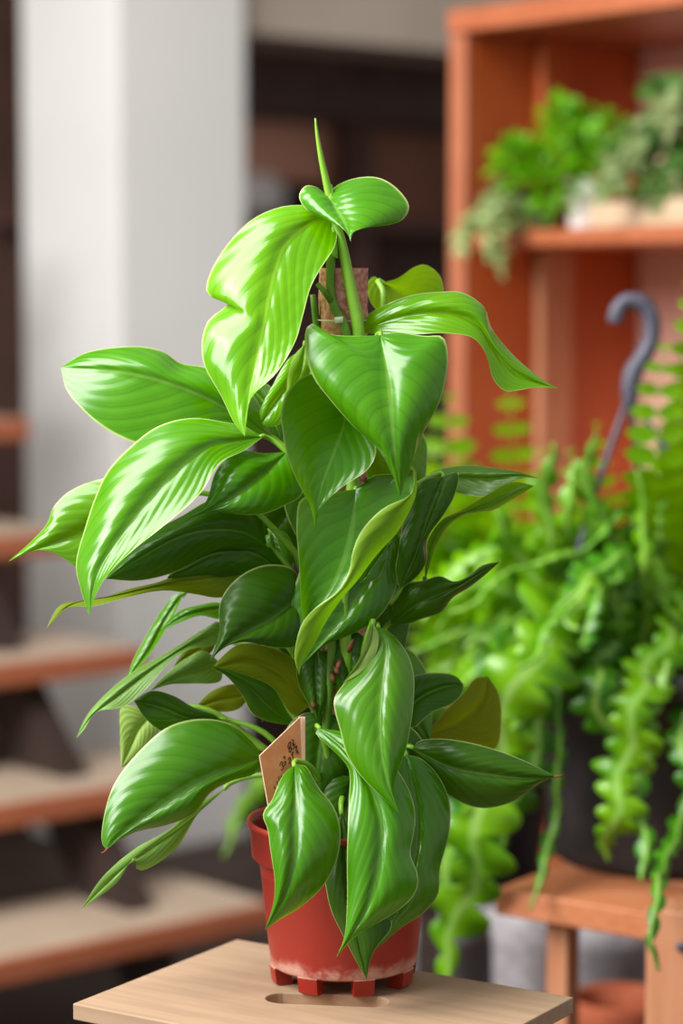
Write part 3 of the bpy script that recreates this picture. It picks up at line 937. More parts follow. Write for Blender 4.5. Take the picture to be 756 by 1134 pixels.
# ------------------------------------------------------------------ the stool
cB = on_z(262, 1040, STOOL_Z)
cL = on_z(78, 1106, STOOL_Z)
cR = on_z(635, 1104, STOOL_Z)
ex = (cR - cB)
lx = ex.length
ex.normalize()
ey = Vector((0, 0, 1)).cross(ex)           # away
ly = (cB - cL).length * 1.04
org = cB - ey * ly                         # front-left, then ex, ey
ctr = org + ex * lx / 2 + ey * ly / 2
stool = thing('wooden_stool', 'small pale plywood stool with a slotted top under the red pot', 'stool', (ctr.x, ctr.y, 0), None, math.atan2(ex.y, ex.x))
TT = 0.0125
sl = on_z(362, 1107, STOOL_Z)
slx, sly = (sl - ctr).dot(ex), (sl - ctr).dot(ey)
bm = bmesh.new()
outer = [(-lx / 2, -ly / 2), (lx / 2, -ly / 2), (lx / 2, ly / 2), (-lx / 2, ly / 2)]
inner = []
hl, hr = 0.032, 0.014
# slot runs nearly across the view
sa = math.radians(-16) - math.atan2(ex.y, ex.x) + math.radians(8)
for k in range(24):
    a = 2 * PI * k / 24
    x = math.copysign(hl, math.cos(a)) + hr * math.cos(a)
    y = hr * math.sin(a)
    inner.append((slx + x * math.cos(sa) - y * math.sin(sa), sly + x * math.sin(sa) + y * math.cos(sa)))
ed = []
for lp in (outer, inner):
    vs = [bm.verts.new((x, y, STOOL_Z)) for x, y in lp]
    for i in range(len(vs)):
        ed.append(bm.edges.new((vs[i], vs[(i + 1) % len(vs)])))
bmesh.ops.triangle_fill(bm, use_beauty=True, use_dissolve=False, edges=ed)
r = bmesh.ops.extrude_face_region(bm, geom=bm.faces[:])
bmesh.ops.translate(bm, verts=[v for v in r['geom'] if isinstance(v, bmesh.types.BMVert)], vec=(0, 0, -TT))
bmesh.ops.recalc_face_normals(bm, faces=bm.faces[:])
me = bpy.data.meshes.new('stool_top')
bm.to_mesh(me)
bm.free()
me.materials.append(MAT['stool'])
top = link('stool_top', me, stool)
bv = top.modifiers.new('edge', 'BEVEL')
bv.width = 0.001
bv.segments = 2
bv.limit_method = 'ANGLE'
for sx in (-1, 1):
    for sy in (-1, 1):
        m_ = MB()
        m_.box((sx * (lx / 2 - 0.012) - (0.024 if sx > 0 else 0), sy * (ly / 2 - 0.012) - (0.024 if sy > 0 else 0), 0), (0.024, 0, 0), (0, 0.024, 0), (0, 0, STOOL_Z - TT))
        m_.build('leg', MAT['stool_leg'], stool, smooth=False, world=False, bevel=0.0015)
for sy in (-1, 1):
    m_ = MB()
    y0 = sy * (ly / 2 - 0.024) - 0.007
    m_.box((-lx / 2 + 0.037, y0, STOOL_Z - TT - 0.05), (lx - 0.074, 0, 0), (0, 0.014, 0), (0, 0, 0.05))
    m_.build('apron', MAT['stool'], stool, smooth=False, world=False, bevel=0.001)
for sx in (-1, 1):
    m_ = MB()
    x0 = sx * (lx / 2 - 0.024) - 0.007
    m_.box((x0, -ly / 2 + 0.037, STOOL_Z - TT - 0.05), (0.014, 0, 0), (0, ly - 0.074, 0), (0, 0, 0.05))
    m_.build('apron', MAT['stool'], stool, smooth=False, world=False, bevel=0.001)
m_ = MB()
m_.box((-lx / 2 + 0.04, -ly / 2 + 0.04, STOOL_Z - TT - 0.012), (lx - 0.08, 0, 0), (0, ly - 0.08, 0), (0, 0, 0.0118))
m_.build('under_board', MAT['stool_leg'], stool, smooth=False, world=False)

# ------------------------------------------------------------------ room axes
U = Vector((0.75, 0.66, 0)).normalized()      # right and away
V = Vector((-0.66, 0.75, 0)).normalized()     # left and away
Z = Vector((0, 0, 1))


def structure(o):
    o['kind'] = 'structure'
    return o


fl = MB()
fl.box((-5, -1.5, -0.1), (11, 0, 0), (0, 11, 0), (0, 0, 0.1))
structure(fl.build('floor', MAT['floor'], smooth=False))
# pillar
pc = at(131, 300, 4.75)
pc.z = 0
w = MB()
w.box(pc, U * 0.325, V * 0.335, Z * 2.7)
structure(w.build('wall_pillar', MAT['plaster'], smooth=False, bevel=0.01))
# lintel running on from the pillar, right and away
lb = at(380, 47, 5.2).z
b = MB()
b.box(Vector((pc.x, pc.y, lb)) + U * 0.327 + V * 0.03, U * 3.2, V * 0.22, Z * (2.7 - lb))
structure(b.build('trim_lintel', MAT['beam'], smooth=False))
# back wall
bw = MB()
for i in range(16):
    o = Vector((0.3, 7.2, 0.0)) - U * 4.2 + U * (0.5 * i)
    bw.box(o, U * 0.492, V * 0.08, Z * 2.7)
structure(bw.build('wall_back', MAT['darkwood'], smooth=False))
ce = MB()  # unseen slab over the back area only, added so the background goes dark
ce.box(Vector((pc.x, pc.y, 2.7)) - U * 3.2 - V * 0.9, U * 8.5, V * 4.2, Z * 0.1)
structure(ce.build('shade_ceiling', MAT['beam'], smooth=False))

# dark timber rack in the recess behind the lintel
rk0 = at(268, 300, 5.9)
rack = thing('timber_rack', 'dark wooden storage rack in the shade behind the white pillar', 'shelving', (rk0.x, rk0.y, 0))
zA, zB, zC, zD = at(300, 132, 6.0).z, at(300, 200, 6.0).z, at(300, 240, 6.0).z, at(300, 86, 6.0).z


def rbox(name, u0, u1, v0, v1, z0, z1, mat):
    m = MB()
    m.box(Vector((rk0.x, rk0.y, z0)) + U * u0 + V * v0, U * (u1 - u0), V * (v1 - v0), Z * (z1 - z0))
    return m.build(name, mat, rack, smooth=False, bevel=0.003)


for u_ in (-0.5, 0.36, 0.95):
    rbox('post', u_, u_ + 0.07, 0, 0.07, 0, 2.3, MAT['darkwood'])
rbox('header_beam', -0.5, 1.3, -0.06, -0.002, zA + 0.004, zD, MAT['header'])
rbox('shelf_board', -0.5, 1.3, -0.05, 0.36, zC - 0.03, zC, MAT['darkwood'])
rbox('side_board', -0.43, 0.335, 0.072, 0.1, zB, zA, MAT['brownwood'])
rbox('side_board', 0.44, 0.95, 0.2, 0.23, zC + .01, zA, MAT['brownwood_deep'])
rbox('back_board', -0.5, 1.3, 0.37, 0.39, 0.3, 2.3, MAT['darkwood'])
vs = MB()
c = at(290, 238, 6.0)
vs.lathe([(0.0, 0), (0.035, 0), (0.06, 0.03), (0.062, 0.06), (0.045, 0.085), (0.03, 0.095), (0.034, 0.102), (0.026, 0.098), (0.03, 0.08), (0.0, 0.02)], Vector((c.x, c.y, zC + 0.001)), 32)
tag(vs.build('round_vase', MAT['whitepot']), 'small round pale vase on the dark rack beside the white pillar', 'vase')

# ------------------------------------------------------------------ stairs
SR, SG = 0.183, 0.165
t5 = at(20, 1061, 3.40)
t5.z = 0.18
r5 = t5 + U * 0.86                                # right-hand end of the lowest tread's front edge
# right ends line up along V
stair_base = Vector((r5.x, r5.y, 0)) - U * 0.9
stairs = thing('staircase', 'open wooden staircase with pale treads beside the white pillar', 'stairs', stair_base)
d1 = at(34, 470, 4.2)
end1 = Vector((d1.x, d1.y, 0))
for k in range(7):
    z = 0.18 + SR * k
    f0 = Vector((end1.x, end1.y, 0)) - V * (SG * (4 - k))    # right end of the front edge of tread k
    m = MB()
    m.box(f0 + Z * (z - 0.036) - U * 1.25 + V * 0.014, U * 1.25, V * 0.255, Z * 0.036)
    tr = m.build('tread', MAT['tread'], stairs, smooth=False, bevel=0.004)
    m = MB()
    m.box(f0 + Z * (z - 0.038) - U * 1.25, U * 1.25, V * 0.0138, Z * 0.0375)
    o = m.build('nosing', MAT['tread_edge'], tr, smooth=False, bevel=0.004)
    o['label'] = 'reddish wooden front edge'
for off in (0.16, 1.12):
    m = MB()
    a = end1 - V * (SG * 4) - U * off + V * 0.05
    b_ = end1 + V * (SG * 2) - U * off + V * 0.10
    ax_ = (b_ - a) + Z * (SR * 6)
    m.box(a - U * 0.05 + Z * (0.18 - 0.036 - 0.17), ax_, U * 0.05, Z * 0.16)
    m.v = [Vector((v.x, v.y, max(0.0, v.z))) for v in m.v]
    m.build('stringer', MAT['stringer'], stairs, smooth=False)

# ------------------------------------------------------------------ cabinet
W = Vector((0.64, -0.77, 0)).normalized()     # along the front: right and near
K = Vector((0.77, 0.64, 0)).normalized()      # depth: right and away
cf = at(497, 30, 3.4)
ctop = at(497, 36, 3.4).z + 0.03
base = Vector((cf.x, cf.y, 0))
cab = thing('wooden_cabinet', 'open reddish-brown wooden cabinet with one shelf of small plants behind the hook', 'cabinet', base)
CW, CD, TH_ = 1.0, 0.36, 0.033


def cbox(name, w0, w1, k0, k1, z0, z1, mat, bev=0.003, parent=None):
    m = MB()
    m.box(base + W * w0 + K * k0 + Z * z0, W * (w1 - w0), K * (k1 - k0), Z * (z1 - z0))
    return m.build(name, mat, parent or cab, smooth=False, bevel=bev)


sz = at(640, 272, 3.25).z
pan = cbox('side_panel', 0, TH_, 0.0125, CD, 0.30, ctop - TH_, MAT['cab'])
cbox('front_edge', 0, TH_, 0, 0.0122, 0.30, ctop - TH_, MAT['cab_edge'], parent=cab)
cbox('side_panel', CW - TH_, CW, 0, CD, 0.30, ctop - TH_, MAT['cab'])
cbox('top_panel', 0, CW, -0.004, CD, ctop - TH_ + 0.0005, ctop, MAT['cab_h'])
cbox('shelf', TH_ + 0.0005, CW - TH_ - 0.0005, 0.01, CD - 0.013, sz, sz + 0.022, MAT['cab_h'])
cbox('shelf', TH_ + 0.0005, CW - TH_ - 0.0005, 0.01, CD - 0.013, 0.62, 0.642, MAT['cab_h'])
cbox('bottom_panel', TH_ + 0.0005, CW - TH_ - 0.0005, 0.01, CD - 0.013, 0.33, 0.355, MAT['cab_h'])
for w_ in (0.0, CW - 0.04):
    for k_ in (0.0, CD - 0.04):
        cbox('leg', w_, w_ + 0.04, k_, k_ + 0.04, 0, 0.2995, MAT['cab'])
cbox('back_panel', TH_, CW - TH_, CD - 0.012, CD, 0.33, ctop - TH_, MAT['cab_back'])
cbox('batten', TH_ + 0.0005, TH_ + 0.016, 0.135, 0.2, 0.6425, sz - 0.0005, MAT['bench_leg'])
cbox('batten', TH_ + 0.0005, TH_ + 0.016, 0.135, 0.2, sz + 0.0225, ctop - TH_ - 0.001, MAT['cab'])
SHZ = sz + 0.0225


# ------------------------------------------------------------------ plant builders for the background
def leaf_blade(mb, p, dirv, nrm, ln, wd, mat=None, droop=0.3, fold=0.25, seg=4):
    dirv = Vector(dirv).normalized()
    side = dirv.cross(nrm)
    if side.length < 1e-5:
        side = dirv.orthogonal()
    side.normalize()
    nn = side.cross(dirv).normalized()
    rows = []
    for i in range(seg + 1):
        t = i / seg
        c = p + dirv * ln * t - Z * (droop * ln * t * t)
        h = wd * 0.5 * (math.sin(PI * min(1, t * 0.93 + 0.07)) ** 0.8) if 0 < t < 1 else wd * 0.04
        rows.append([c - side * h + nn * h * fold, c, c + side * h + nn * h * fold])
    mb.grid(rows, mat)


def fish_stem(path, width, pitch, mat, parent, nrm_hint=None, name='flat_stem', twist=0.0, thick=0.0025):
    """flat zig-zag stem with rounded alternating lobes"""
    P0 = [tuple(p) for p in path]
    ln = sum(math.dist(a, b) for a, b in zip(P0, P0[1:]))
    n = max(12, int(ln / pitch * 9))
    pts = [Vector(p) for p in catmull(P0, n)]
    rows = []
    rl = random.Random(int(ln * 1e5))
    var = [[rl.uniform(0.62, 1.15) for _ in range(n // 9 + 3)] for _k in (0, 1)]
    ph0 = rl.uniform(0, 6)
    for i, p in enumerate(pts):
        t = i / (n - 1)
        tv = (pts[min(i + 1, n - 1)] - pts[max(i - 1, 0)]).normalized()
        hint = nrm_hint if nrm_hint is not None else (CAM - p).normalized()
        side = tv.cross(hint)
        side = side.normalized() if side.length > 1e-4 else tv.orthogonal().normalized()
        nn = side.cross(tv)
        a = twist * t
        side, nn = side * math.cos(a) + nn * math.sin(a), nn * math.cos(a) - side * math.sin(a)
        s_ = i * 1.0 / 9
        env = min(1, 0.35 + t * 3) * min(1, (1 - t) * 5 + 0.1)
        lw = 0.16 + 0.84 * abs(math.sin(PI * s_)) ** 0.7
        rw = 0.16 + 0.84 * abs(math.sin(PI * (s_ + 0.5))) ** 0.7
        h = width * 0.5 * env
        lw *= var[0][int(s_)]
        rw *= var[1][int(s_ + 0.5)]
        p = p + side * width * 0.08 * math.sin(s_ * 2.1 + ph0) + nn * width * 0.14 * math.sin(s_ * 1.3 + ph0)
        rows.append([p - side * h * lw + nn * h * 0.18 - tv * 0.15 * h * 0, p - side * h * 0.12 + nn * .001, p + nn * 0.003, p + side * h * 0.12 + nn * .001, p + side * h * rw + nn * h * 0.18])
    mb = MB()
    mb.grid(rows, mat)
    ri = mb.mi(MAT['fish_rib'])
    mb.m = [ri if (q_ % 4) in (1, 2) else m_ for q_, m_ in enumerate(mb.m)]
    return mb.build(name, mat, parent, solid=thick)


def fern_frond(path, plen, pitch, mat, parent, nrm=None, name='frond', round_=0.5, rr=0.0022):
    P0 = [tuple(p) for p in path]
    ln = sum(math.dist(a, b) for a, b in zip(P0, P0[1:]))
    n = max(8, int(ln / pitch))
    pts = [Vector(p) for p in catmull(P0, n)]
    mb = MB()
    mb.tube(pts, [rr * (1 - 0.7 * i / (n - 1)) for i in range(n)], 6)
    for i in range(2, n):
        t = i / (n - 1)
        tv = (pts[min(i + 1, n - 1)] - pts[max(i - 1, 0)]).normalized()
        hint = nrm if nrm is not None else (CAM - pts[i]).normalized()
        side = tv.cross(hint)
        side = side.normalized() if side.length > 1e-4 else tv.orthogonal().normalized()
        nn = side.cross(tv)
        l = plen * (math.sin(PI * min(1, 0.12 + t * 0.86)) ** 0.6)
        for s in (-1, 1):
            dv = side * s + tv * 0.35 + nn * random.uniform(-0.3, 0.3)
            leaf_blade(mb, pts[i], dv, nn, l, l * round_, None, 0.12, 0.2, 4)
    return mb.build(name, mat, parent)


# ------------------------------------------------------------------ bench with the black hanging pot
BZ = 0.54
e1, e2 = on_z(548, 984, BZ), on_z(712, 1011, BZ)
bx = (e2 - e1).normalized()
by = Z.cross(bx)
if by.y < 0:
    by = -by
e2 = e1 + bx * ((e2 - e1).length + 0.16)
BL = (e2 - e1).length
bench = thing('wooden_bench', 'orange pine bench under the black hanging pot', 'bench', (e1.x, e1.y, 0))


def bbox(name, x0, x1, y0, y1, z0, z1, mat, bev=0.002):
    m = MB()
    m.box(e1 * 1 + Vector((0, 0, -e1.z)) + bx * x0 + by * y0 + Z * z0, bx * (x1 - x0), by * (y1 - y0), Z * (z1 - z0))
    return m.build(name, mat, bench, smooth=False, bevel=bev)


bbox('top_slat', 0, BL, 0.0, 0.12, BZ - 0.026, BZ, MAT['bench'])
bbox('top_slat', 0, BL, 0.128, 0.25, BZ - 0.026, BZ, MAT['bench'])
bbox('top_slat', 0, BL, 0.258, 0.38, BZ - 0.026, BZ, MAT['bench'])
LG = 0.05
legx = on_z(713, 1011, BZ).x - e1.x
legx = legx / bx.x + 0.026
bbox('leg', legx, legx + 0.075, -0.046, -0.0005, 0, BZ + 0.019, MAT['bench_leg'])
lb_ = on_z(612, 1018, 0.5) - e1
lbx = lb_.dot(bx)
bbox('leg', lbx + 0.012, lbx + 0.036, 0.03, 0.055, 0, BZ - 0.0265, MAT['bench_leg'])
bbox('leg', legx, legx + LG, 0.335, 0.38, 0, BZ - 0.0265, MAT['bench_leg'])
bt = MB()
bp_ = on_z(747, 1016, BZ)
bc = e1 + bx * (legx + 0.038) + by * (-0.0462)
bt.tube([Vector((bc.x, bc.y, BZ - 0.012)), Vector((bc.x, bc.y, BZ - 0.012)) - by * 0.003], 0.0048, 12)
bt.build('bolt', MAT['hook'], bench)['label'] = 'small grey bolt head'

# hanging pot: front bottom edge seen near y 968
hp = on_z(742, 950, BZ)
PC = Vector((hp.x, hp.y + 0.02, BZ + 0.0008))
PR = 0.126
hang = thing('fishbone_cactus', 'fishbone cactus with flat zig-zag stems trailing from the black hanging pot on the bench', 'plant', PC)
pp = MB()
ptop_z = at(742, 748, PC.y - PR).z
PHT = ptop_z - PC.z
pp.lathe([(0.0, 0.004), (PR - 0.008, 0.0), (PR - 0.002, 0.004), (PR, 0.012), (PR + 0.004, PHT * 0.5), (PR + 0.008, PHT - 0.03), (PR + 0.014, PHT - 0.028), (PR + 0.015, PHT - 0.003), (PR + 0.013, PHT), (PR + 0.008, PHT - 0.002), (PR, PHT - 0.03), (PR - 0.006, 0.02)], PC, 56)
pp.build('pot', MAT['blackpot'], hang)['label'] = 'black plastic hanging pot'
so = MB()
so.lathe([(0.0, PHT - 0.022), (0.06, PHT - 0.02), (PR - 0.002, PHT - 0.026)], PC, 32)
so.build('soil', MAT['soil'], hang)
# hanger
HY = PC.y
hk = MB()
q = catmull([tuple(at(x, y, HY)) for x, y in ((681, 358), (683, 345), (691, 335), (703, 333), (716, 341), (722, 358), (720, 378), (711, 396), (702, 410), (698, 428), (697, 450))], 40)
rads = []
for i in range(40):
    t = i / 39
    rads.append(0.0098 - 0.0015 * (1 - t) if t < 0.72 else 0.0098 + 0.0018 * math.sin((t - 0.72) / 0.28 * PI) - 0.003 * ((t - 0.72) / 0.28))
hk.tube(q, rads, 12)
hang_hook = hk.build('hanger_hook', MAT['hook'], hang)
hang_hook['label'] = 'speckled grey plastic hook'
J = at(697, 448, HY)
for a in (math.radians(205), math.radians(330), math.radians(85)):
    wv_ = MB()
    e = PC + Vector((math.cos(a) * (PR + 0.011), math.sin(a) * (PR + 0.011), PHT))
    q = catmull([tuple(J + Vector((0.004 * math.cos(a), 0.004 * math.sin(a), 0.004))), tuple(J * 0.5 + e * 0.5 + Vector((math.cos(a), math.sin(a), 0)) * 0.012), tuple(e), tuple(e - Z * 0.012)], 14)
    wv_.tube(q, 0.0032, 6)
    wv_.build('hanger_rod', MAT['hook'], hang)['label'] = 'thin grey hanger rod'


def bp3(*pts):
    return [at(x, y, PC.y - dd * 0.01) for x, y, dd in pts]


# trailing stems seen in the photo (pixel, pixel, cm nearer than the pot's axis)
fish_stem(bp3((752, 690, 4), (735, 712, 9), (716, 745, 13), (703, 790, 16), (688, 860, 17), (678, 910, 17), (668, 955, 16)), 0.055, 0.021, MAT['fish'], hang)
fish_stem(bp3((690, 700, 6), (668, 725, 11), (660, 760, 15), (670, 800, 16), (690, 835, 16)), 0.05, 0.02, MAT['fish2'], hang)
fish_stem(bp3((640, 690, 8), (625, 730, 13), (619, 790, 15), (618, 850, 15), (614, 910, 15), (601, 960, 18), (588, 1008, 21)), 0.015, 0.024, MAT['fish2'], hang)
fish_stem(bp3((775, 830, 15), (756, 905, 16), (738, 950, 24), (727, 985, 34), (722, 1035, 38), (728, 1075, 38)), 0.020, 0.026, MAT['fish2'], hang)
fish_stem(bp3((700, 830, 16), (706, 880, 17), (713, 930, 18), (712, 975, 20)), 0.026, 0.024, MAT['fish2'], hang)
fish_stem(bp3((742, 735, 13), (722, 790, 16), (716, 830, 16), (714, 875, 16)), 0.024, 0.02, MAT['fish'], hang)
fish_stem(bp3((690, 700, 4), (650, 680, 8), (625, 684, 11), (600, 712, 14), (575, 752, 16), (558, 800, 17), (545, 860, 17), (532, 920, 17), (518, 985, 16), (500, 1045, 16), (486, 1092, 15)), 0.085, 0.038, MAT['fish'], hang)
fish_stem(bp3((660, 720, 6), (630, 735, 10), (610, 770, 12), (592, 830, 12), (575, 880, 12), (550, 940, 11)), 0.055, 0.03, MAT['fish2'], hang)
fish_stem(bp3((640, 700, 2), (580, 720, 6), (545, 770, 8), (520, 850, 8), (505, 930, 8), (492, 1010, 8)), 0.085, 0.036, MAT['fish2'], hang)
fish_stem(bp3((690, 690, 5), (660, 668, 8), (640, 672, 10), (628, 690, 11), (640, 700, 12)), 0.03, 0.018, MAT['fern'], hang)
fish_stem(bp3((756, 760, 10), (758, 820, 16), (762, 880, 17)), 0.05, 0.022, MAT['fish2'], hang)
for q_, w_, m_ in ((((690, 700, 0), (668, 620, 2), (650, 540, 4), (656, 480, 4)), 0.036, 'fish'), (((680, 700, 0), (625, 640, 2), (602, 560, 4), (612, 490, 4)), 0.034, 'fern'),
                   (((690, 690, 0), (640, 610, 2), (626, 560, 4), (640, 510, 4)), 0.03, 'fish'), (((670, 700, 2), (590, 640, 4), (560, 590, 6), (545, 560, 6)), 0.04, 'fish'),
                   (((670, 700, 4), (570, 660, 8), (510, 650, 10), (470, 690, 10)), 0.045, 'fern')):
    fish_stem(bp3(*q_), w_, 0.024, MAT[m_], hang)
random.seed(21)
crown = PC + Vector((0, 0, PHT - 0.02))
for i in range(40):
    a = math.radians(random.uniform(150, 235)) if i % 3 else math.radians(random.uniform(60, 300))
    rad = random.uniform(0.08, 0.25)
    hgt = random.uniform(0.03, 0.17)
    dirv = Vector((math.cos(a), math.sin(a), 0))
    s0 = crown + dirv * random.uniform(0.01, 0.09)
    end = crown + dirv * (rad + 0.05) + Z * (hgt - random.uniform(0.03, 0.11))
    if end.y < Y0 + 0.26 or (end.y < PC.y - 0.09 and end.x > PC.x - 0.12):
        continue
    mid_ = crown + dirv * rad * 0.62 + Z * hgt
    fish_stem([s0, s0 * .6 + mid_ * .4 + Z * 0.02, mid_, end], random.uniform(0.022, 0.042), random.uniform(0.015, 0.022), MAT[random.choice(['fish', 'fish', 'fish2', 'fern'])], hang, nrm_hint=(Z + dirv * 0.5 + Vector((0, -0.6, 0))).normalized(), twist=random.uniform(-0.9, 0.9))
for i in range(18):
    a = random.uniform(0, 2 * PI)
    s0 = crown + Vector((math.cos(a), math.sin(a), 0)) * random.uniform(0.02, 0.1)
    tx = random.uniform(-0.1, 0.06)
    hgt = random.uniform(0.08, 0.22)
    fish_stem([s0, s0 + Vector((tx * .3, -0.01, hgt * .5)), s0 + Vector((tx, -0.02, hgt))], random.uniform(0.018, 0.03), 0.02, MAT[random.choice(['fish', 'fern', 'fish'])], hang, twist=random.uniform(-0.8, 0.8))

# tall fern standing behind and right of it
FC = Vector((PC.x + 0.13, PC.y + 0.21, BZ + 0.0008))
EXT = FC
fern = thing('sword_fern', 'upright bright green fern with rounded leaflets at the right edge behind the black pot', 'plant', FC)
pp = MB()
pp.lathe([(0.0, 0.003), (0.06, 0.0), (0.063, 0.004), (0.078, 0.13), (0.084, 0.131), (0.086, 0.155), (0.082, 0.157), (0.078, 0.15), (0.06, 0.02)], FC, 40)
pp.build('pot', MAT['terra'], fern)
so = MB()
so.lathe([(0.0, 0.142), (0.04, 0.145), (0.076, 0.14)], FC, 28)
so.build('soil', MAT['soil'], fern)


def fp(*pts):
    return [at(x, y, FC.y - dd * 0.01) for x, y, dd in pts]


FT = FC + Z * 0.142
for path, pl_, rd in (([FT] + fp((742, 690, 8), (734, 600, 20), (730, 520, 26), (728, 450, 27), (735, 385, 27)), 0.052, 0.62),
                      ([FT] + fp((775, 640, 6), (776, 500, 18), (776, 380, 22), (784, 270, 22)), 0.05, 0.55),
                      ([FT] + fp((752, 660, 4), (756, 560, 8), (760, 470, 10), (772, 410, 12)), 0.05, 0.6),
                      ([FT] + fp((720, 680, 0), (690, 600, 2), (664, 520, 4), (660, 470, 4)), 0.026, 0.7),
                      ([FT] + fp((720, 690, 0), (668, 640, 2), (640, 560, 4), (632, 500, 4)), 0.03, 0.7),
                      ([FT] + fp((790, 650, 0), (800, 500, 2), (790, 380, 3)), 0.05, 0.6)):
    fern_frond(path, pl_, 0.021, MAT['fern'], fern, round_=rd)

# leafy plant further left behind the philodendron, on its own stand
LPC = at(560, 900, 2.95)
LPC = Vector((LPC.x - 0.03, 2.98, 0.40))
stand = thing('plant_stand', 'low dark wooden stand under the leafy pot plant behind the bench', 'stand', (LPC.x, LPC.y, 0))
m = MB()
m.box(LPC - Vector((0.085, 0.085, 0.022)), (0.17, 0, 0), (0, 0.17, 0), (0, 0, 0.022))
m.build('stand_top', MAT['stringer'], stand, smooth=False, bevel=0.002)
for sx in (-1, 1):
    for sy in (-1, 1):
        m = MB()
        m.box(Vector((LPC.x + sx * 0.065 - 0.0125, LPC.y + sy * 0.065 - 0.0125, 0)), (0.025, 0, 0), (0, 0.025, 0), (0, 0, 0.3775))
        m.build('leg', MAT['stringer'], stand, smooth=False)
LP0 = LPC + Z * 0.0008
lfp = thing('leafy_pot_plant', 'blurred bright yellow-green leafy plant between the big potted plant and the cabinet', 'plant', LP0)
pp = MB()
pp.lathe([(0.0, 0.003), (0.07, 0.0), (0.074, 0.004), (0.096, 0.17), (0.104, 0.171), (0.106, 0.195), (0.10, 0.197), (0.096, 0.19), (0.07, 0.02)], LP0, 40)
pp.build('pot', MAT['blackpot'], lfp)
so = MB()
so.lathe([(0.0, 0.178), (0.05, 0.18), (0.094, 0.176)], LP0, 28)
so.build('soil', MAT['soil'], lfp)
LT = LP0 + Z * 0.178


def lp3(*pts):
    return [at(x, y, LPC.y - dd * 0.01) for x, y, dd in pts]


random.seed(5)
for path, pl_ in (([LT] + lp3((578, 700, 4), (574, 600, 8), (568, 500, 10), (564, 420, 10)), 0.05),
                  ([LT] + lp3((520, 700, 4), (500, 600, 8), (494, 520, 10), (496, 440, 10)), 0.075),
                  ([LT] + lp3((590, 700, 4), (606, 620, 8), (598, 540, 10), (602, 500, 10)), 0.04),
                  ([LT] + lp3((540, 700, 4), (530, 640, 8), (520, 560, 10), (505, 500, 12)), 0.065),
                  ([LT] + lp3((610, 700, 4), (640, 640, 10), (650, 590, 12), (640, 540, 12)), 0.045),
                  ([LT] + lp3((500, 720, 4), (470, 660, 8), (455, 610, 10), (440, 590, 12)), 0.05),
                  ([LT] + lp3((560, 680, 8), (548, 620, 14), (556, 580, 16), (570, 560, 16)), 0.05),
                  ([LT] + lp3((600, 690, 8), (590, 640, 14), (570, 610, 18), (540, 610, 18)), 0.055),
                  ([LT] + lp3((520, 720, 8), (500, 680, 14), (490, 650, 18), (480, 660, 20)), 0.055),
                  ([LT] + lp3((540, 740, 10), (520, 720, 16), (500, 720, 20), (480, 740, 22)), 0.055),
                  ([LT] + lp3((560, 720, 10), (560, 690, 16), (545, 680, 20), (520, 700, 22)), 0.055),
                  ([LT] + lp3((600, 720, 10), (600, 680, 16), (590, 665, 20), (570, 680, 22)), 0.055),
                  ([LT] + lp3((620, 720, 8), (650, 680, 14), (660, 660, 18), (655, 680, 20)), 0.055),
                  ([LT] + lp3((540, 760, 10), (530, 740, 16), (510, 760, 20), (495, 800, 20)), 0.055)):
    fern_frond(path, pl_ * 0.85, 0.028, MAT['fern'], lfp, round_=0.62, rr=0.003)

rn = random.Random(31)
for i in range(26):
    ex_, ey_ = rn.uniform(455, 650), rn.uniform(560, 780)
    fern_frond([LT] + lp3((ex_ * .5 + 280, ey_ * .4 + 430, 6), (ex_ * .9 + 56, ey_ - rn.uniform(0, 30), 14), (ex_, ey_, rn.uniform(12, 22))), rn.uniform(0.026, 0.04), 0.022, MAT[rn.choice(['fern', 'fish', 'fish2', 'fern'])], lfp, round_=0.6, rr=0.002)

fish_stem([LT] + lp3((470, 790, 6), (380, 800, 10), (310, 845, 12), (268, 900, 12), (246, 948, 12)), 0.034, 0.03, MAT['fern'], lfp)

# pots on the floor behind the bench
def planter(px, py_top, Y, r, h, mat, name, label, cat, soilm=True):
    c = at(px, 900, Y)
    o = thing(name, label, cat, (c.x, Y, 0))
    m = MB()
    b = Vector((c.x, Y, 0.0005))
    m.lathe([(0, 0.004), (r * 0.78, 0), (r * 0.8, 0.005), (r * 0.97, h * 0.9), (r, h * 0.905), (r * 1.02, h - 0.005), (r * 1.0, h), (r * 0.95, h - 0.004), (r * 0.9, h * 0.85), (r * .7, 0.02)], b, 44)
    m.build('planter_body', mat, o)
    s = MB()
    s.lathe([(0, h * 0.86), (r * 0.5, h * 0.87), (r * 0.905, h * 0.86)], b, 28)
    s.build('soil', MAT['soil'], o)
    return o


planter(682, 1010, 2.95, 0.085, at(664, 1012, 2.93).z, MAT['greypot'], 'planter', 'grey round planter on the floor behind the terracotta pot under the bench', 'planter')
planter(592, 1010, 2.74, 0.05, at(583, 1003, 2.74).z, MAT['greypot'], 'planter', 'narrow grey planter on the floor just left of the thin bench leg', 'planter')
planter(492, 1010, 3.2, 0.078, at(500, 1014, 3.2).z, MAT['greypot'], 'planter', 'grey round planter on the floor just right of the red pot', 'planter')
planter(690, 1090, 2.66, 0.055, at(688, 1092, 2.7).z, MAT['terra'], 'planter', 'terracotta pot on the floor under the right end of the bench', 'planter')

# ------------------------------------------------------------------ plants on the cabinet shelf
SY = 3.36


def shelf_pt(px, Yd):
    p = at(px, 240, Yd)
    return Vector((p.x, p.y, SHZ + 0.0005))


# tray
ta = base + W * 0.245 + K * 0.03
tray = thing('wooden_tray', 'pale wooden tray of small plants on the cabinet shelf', 'tray', (ta.x, ta.y, SHZ))
TL, TD, TZ = 0.62, 0.2, 0.034


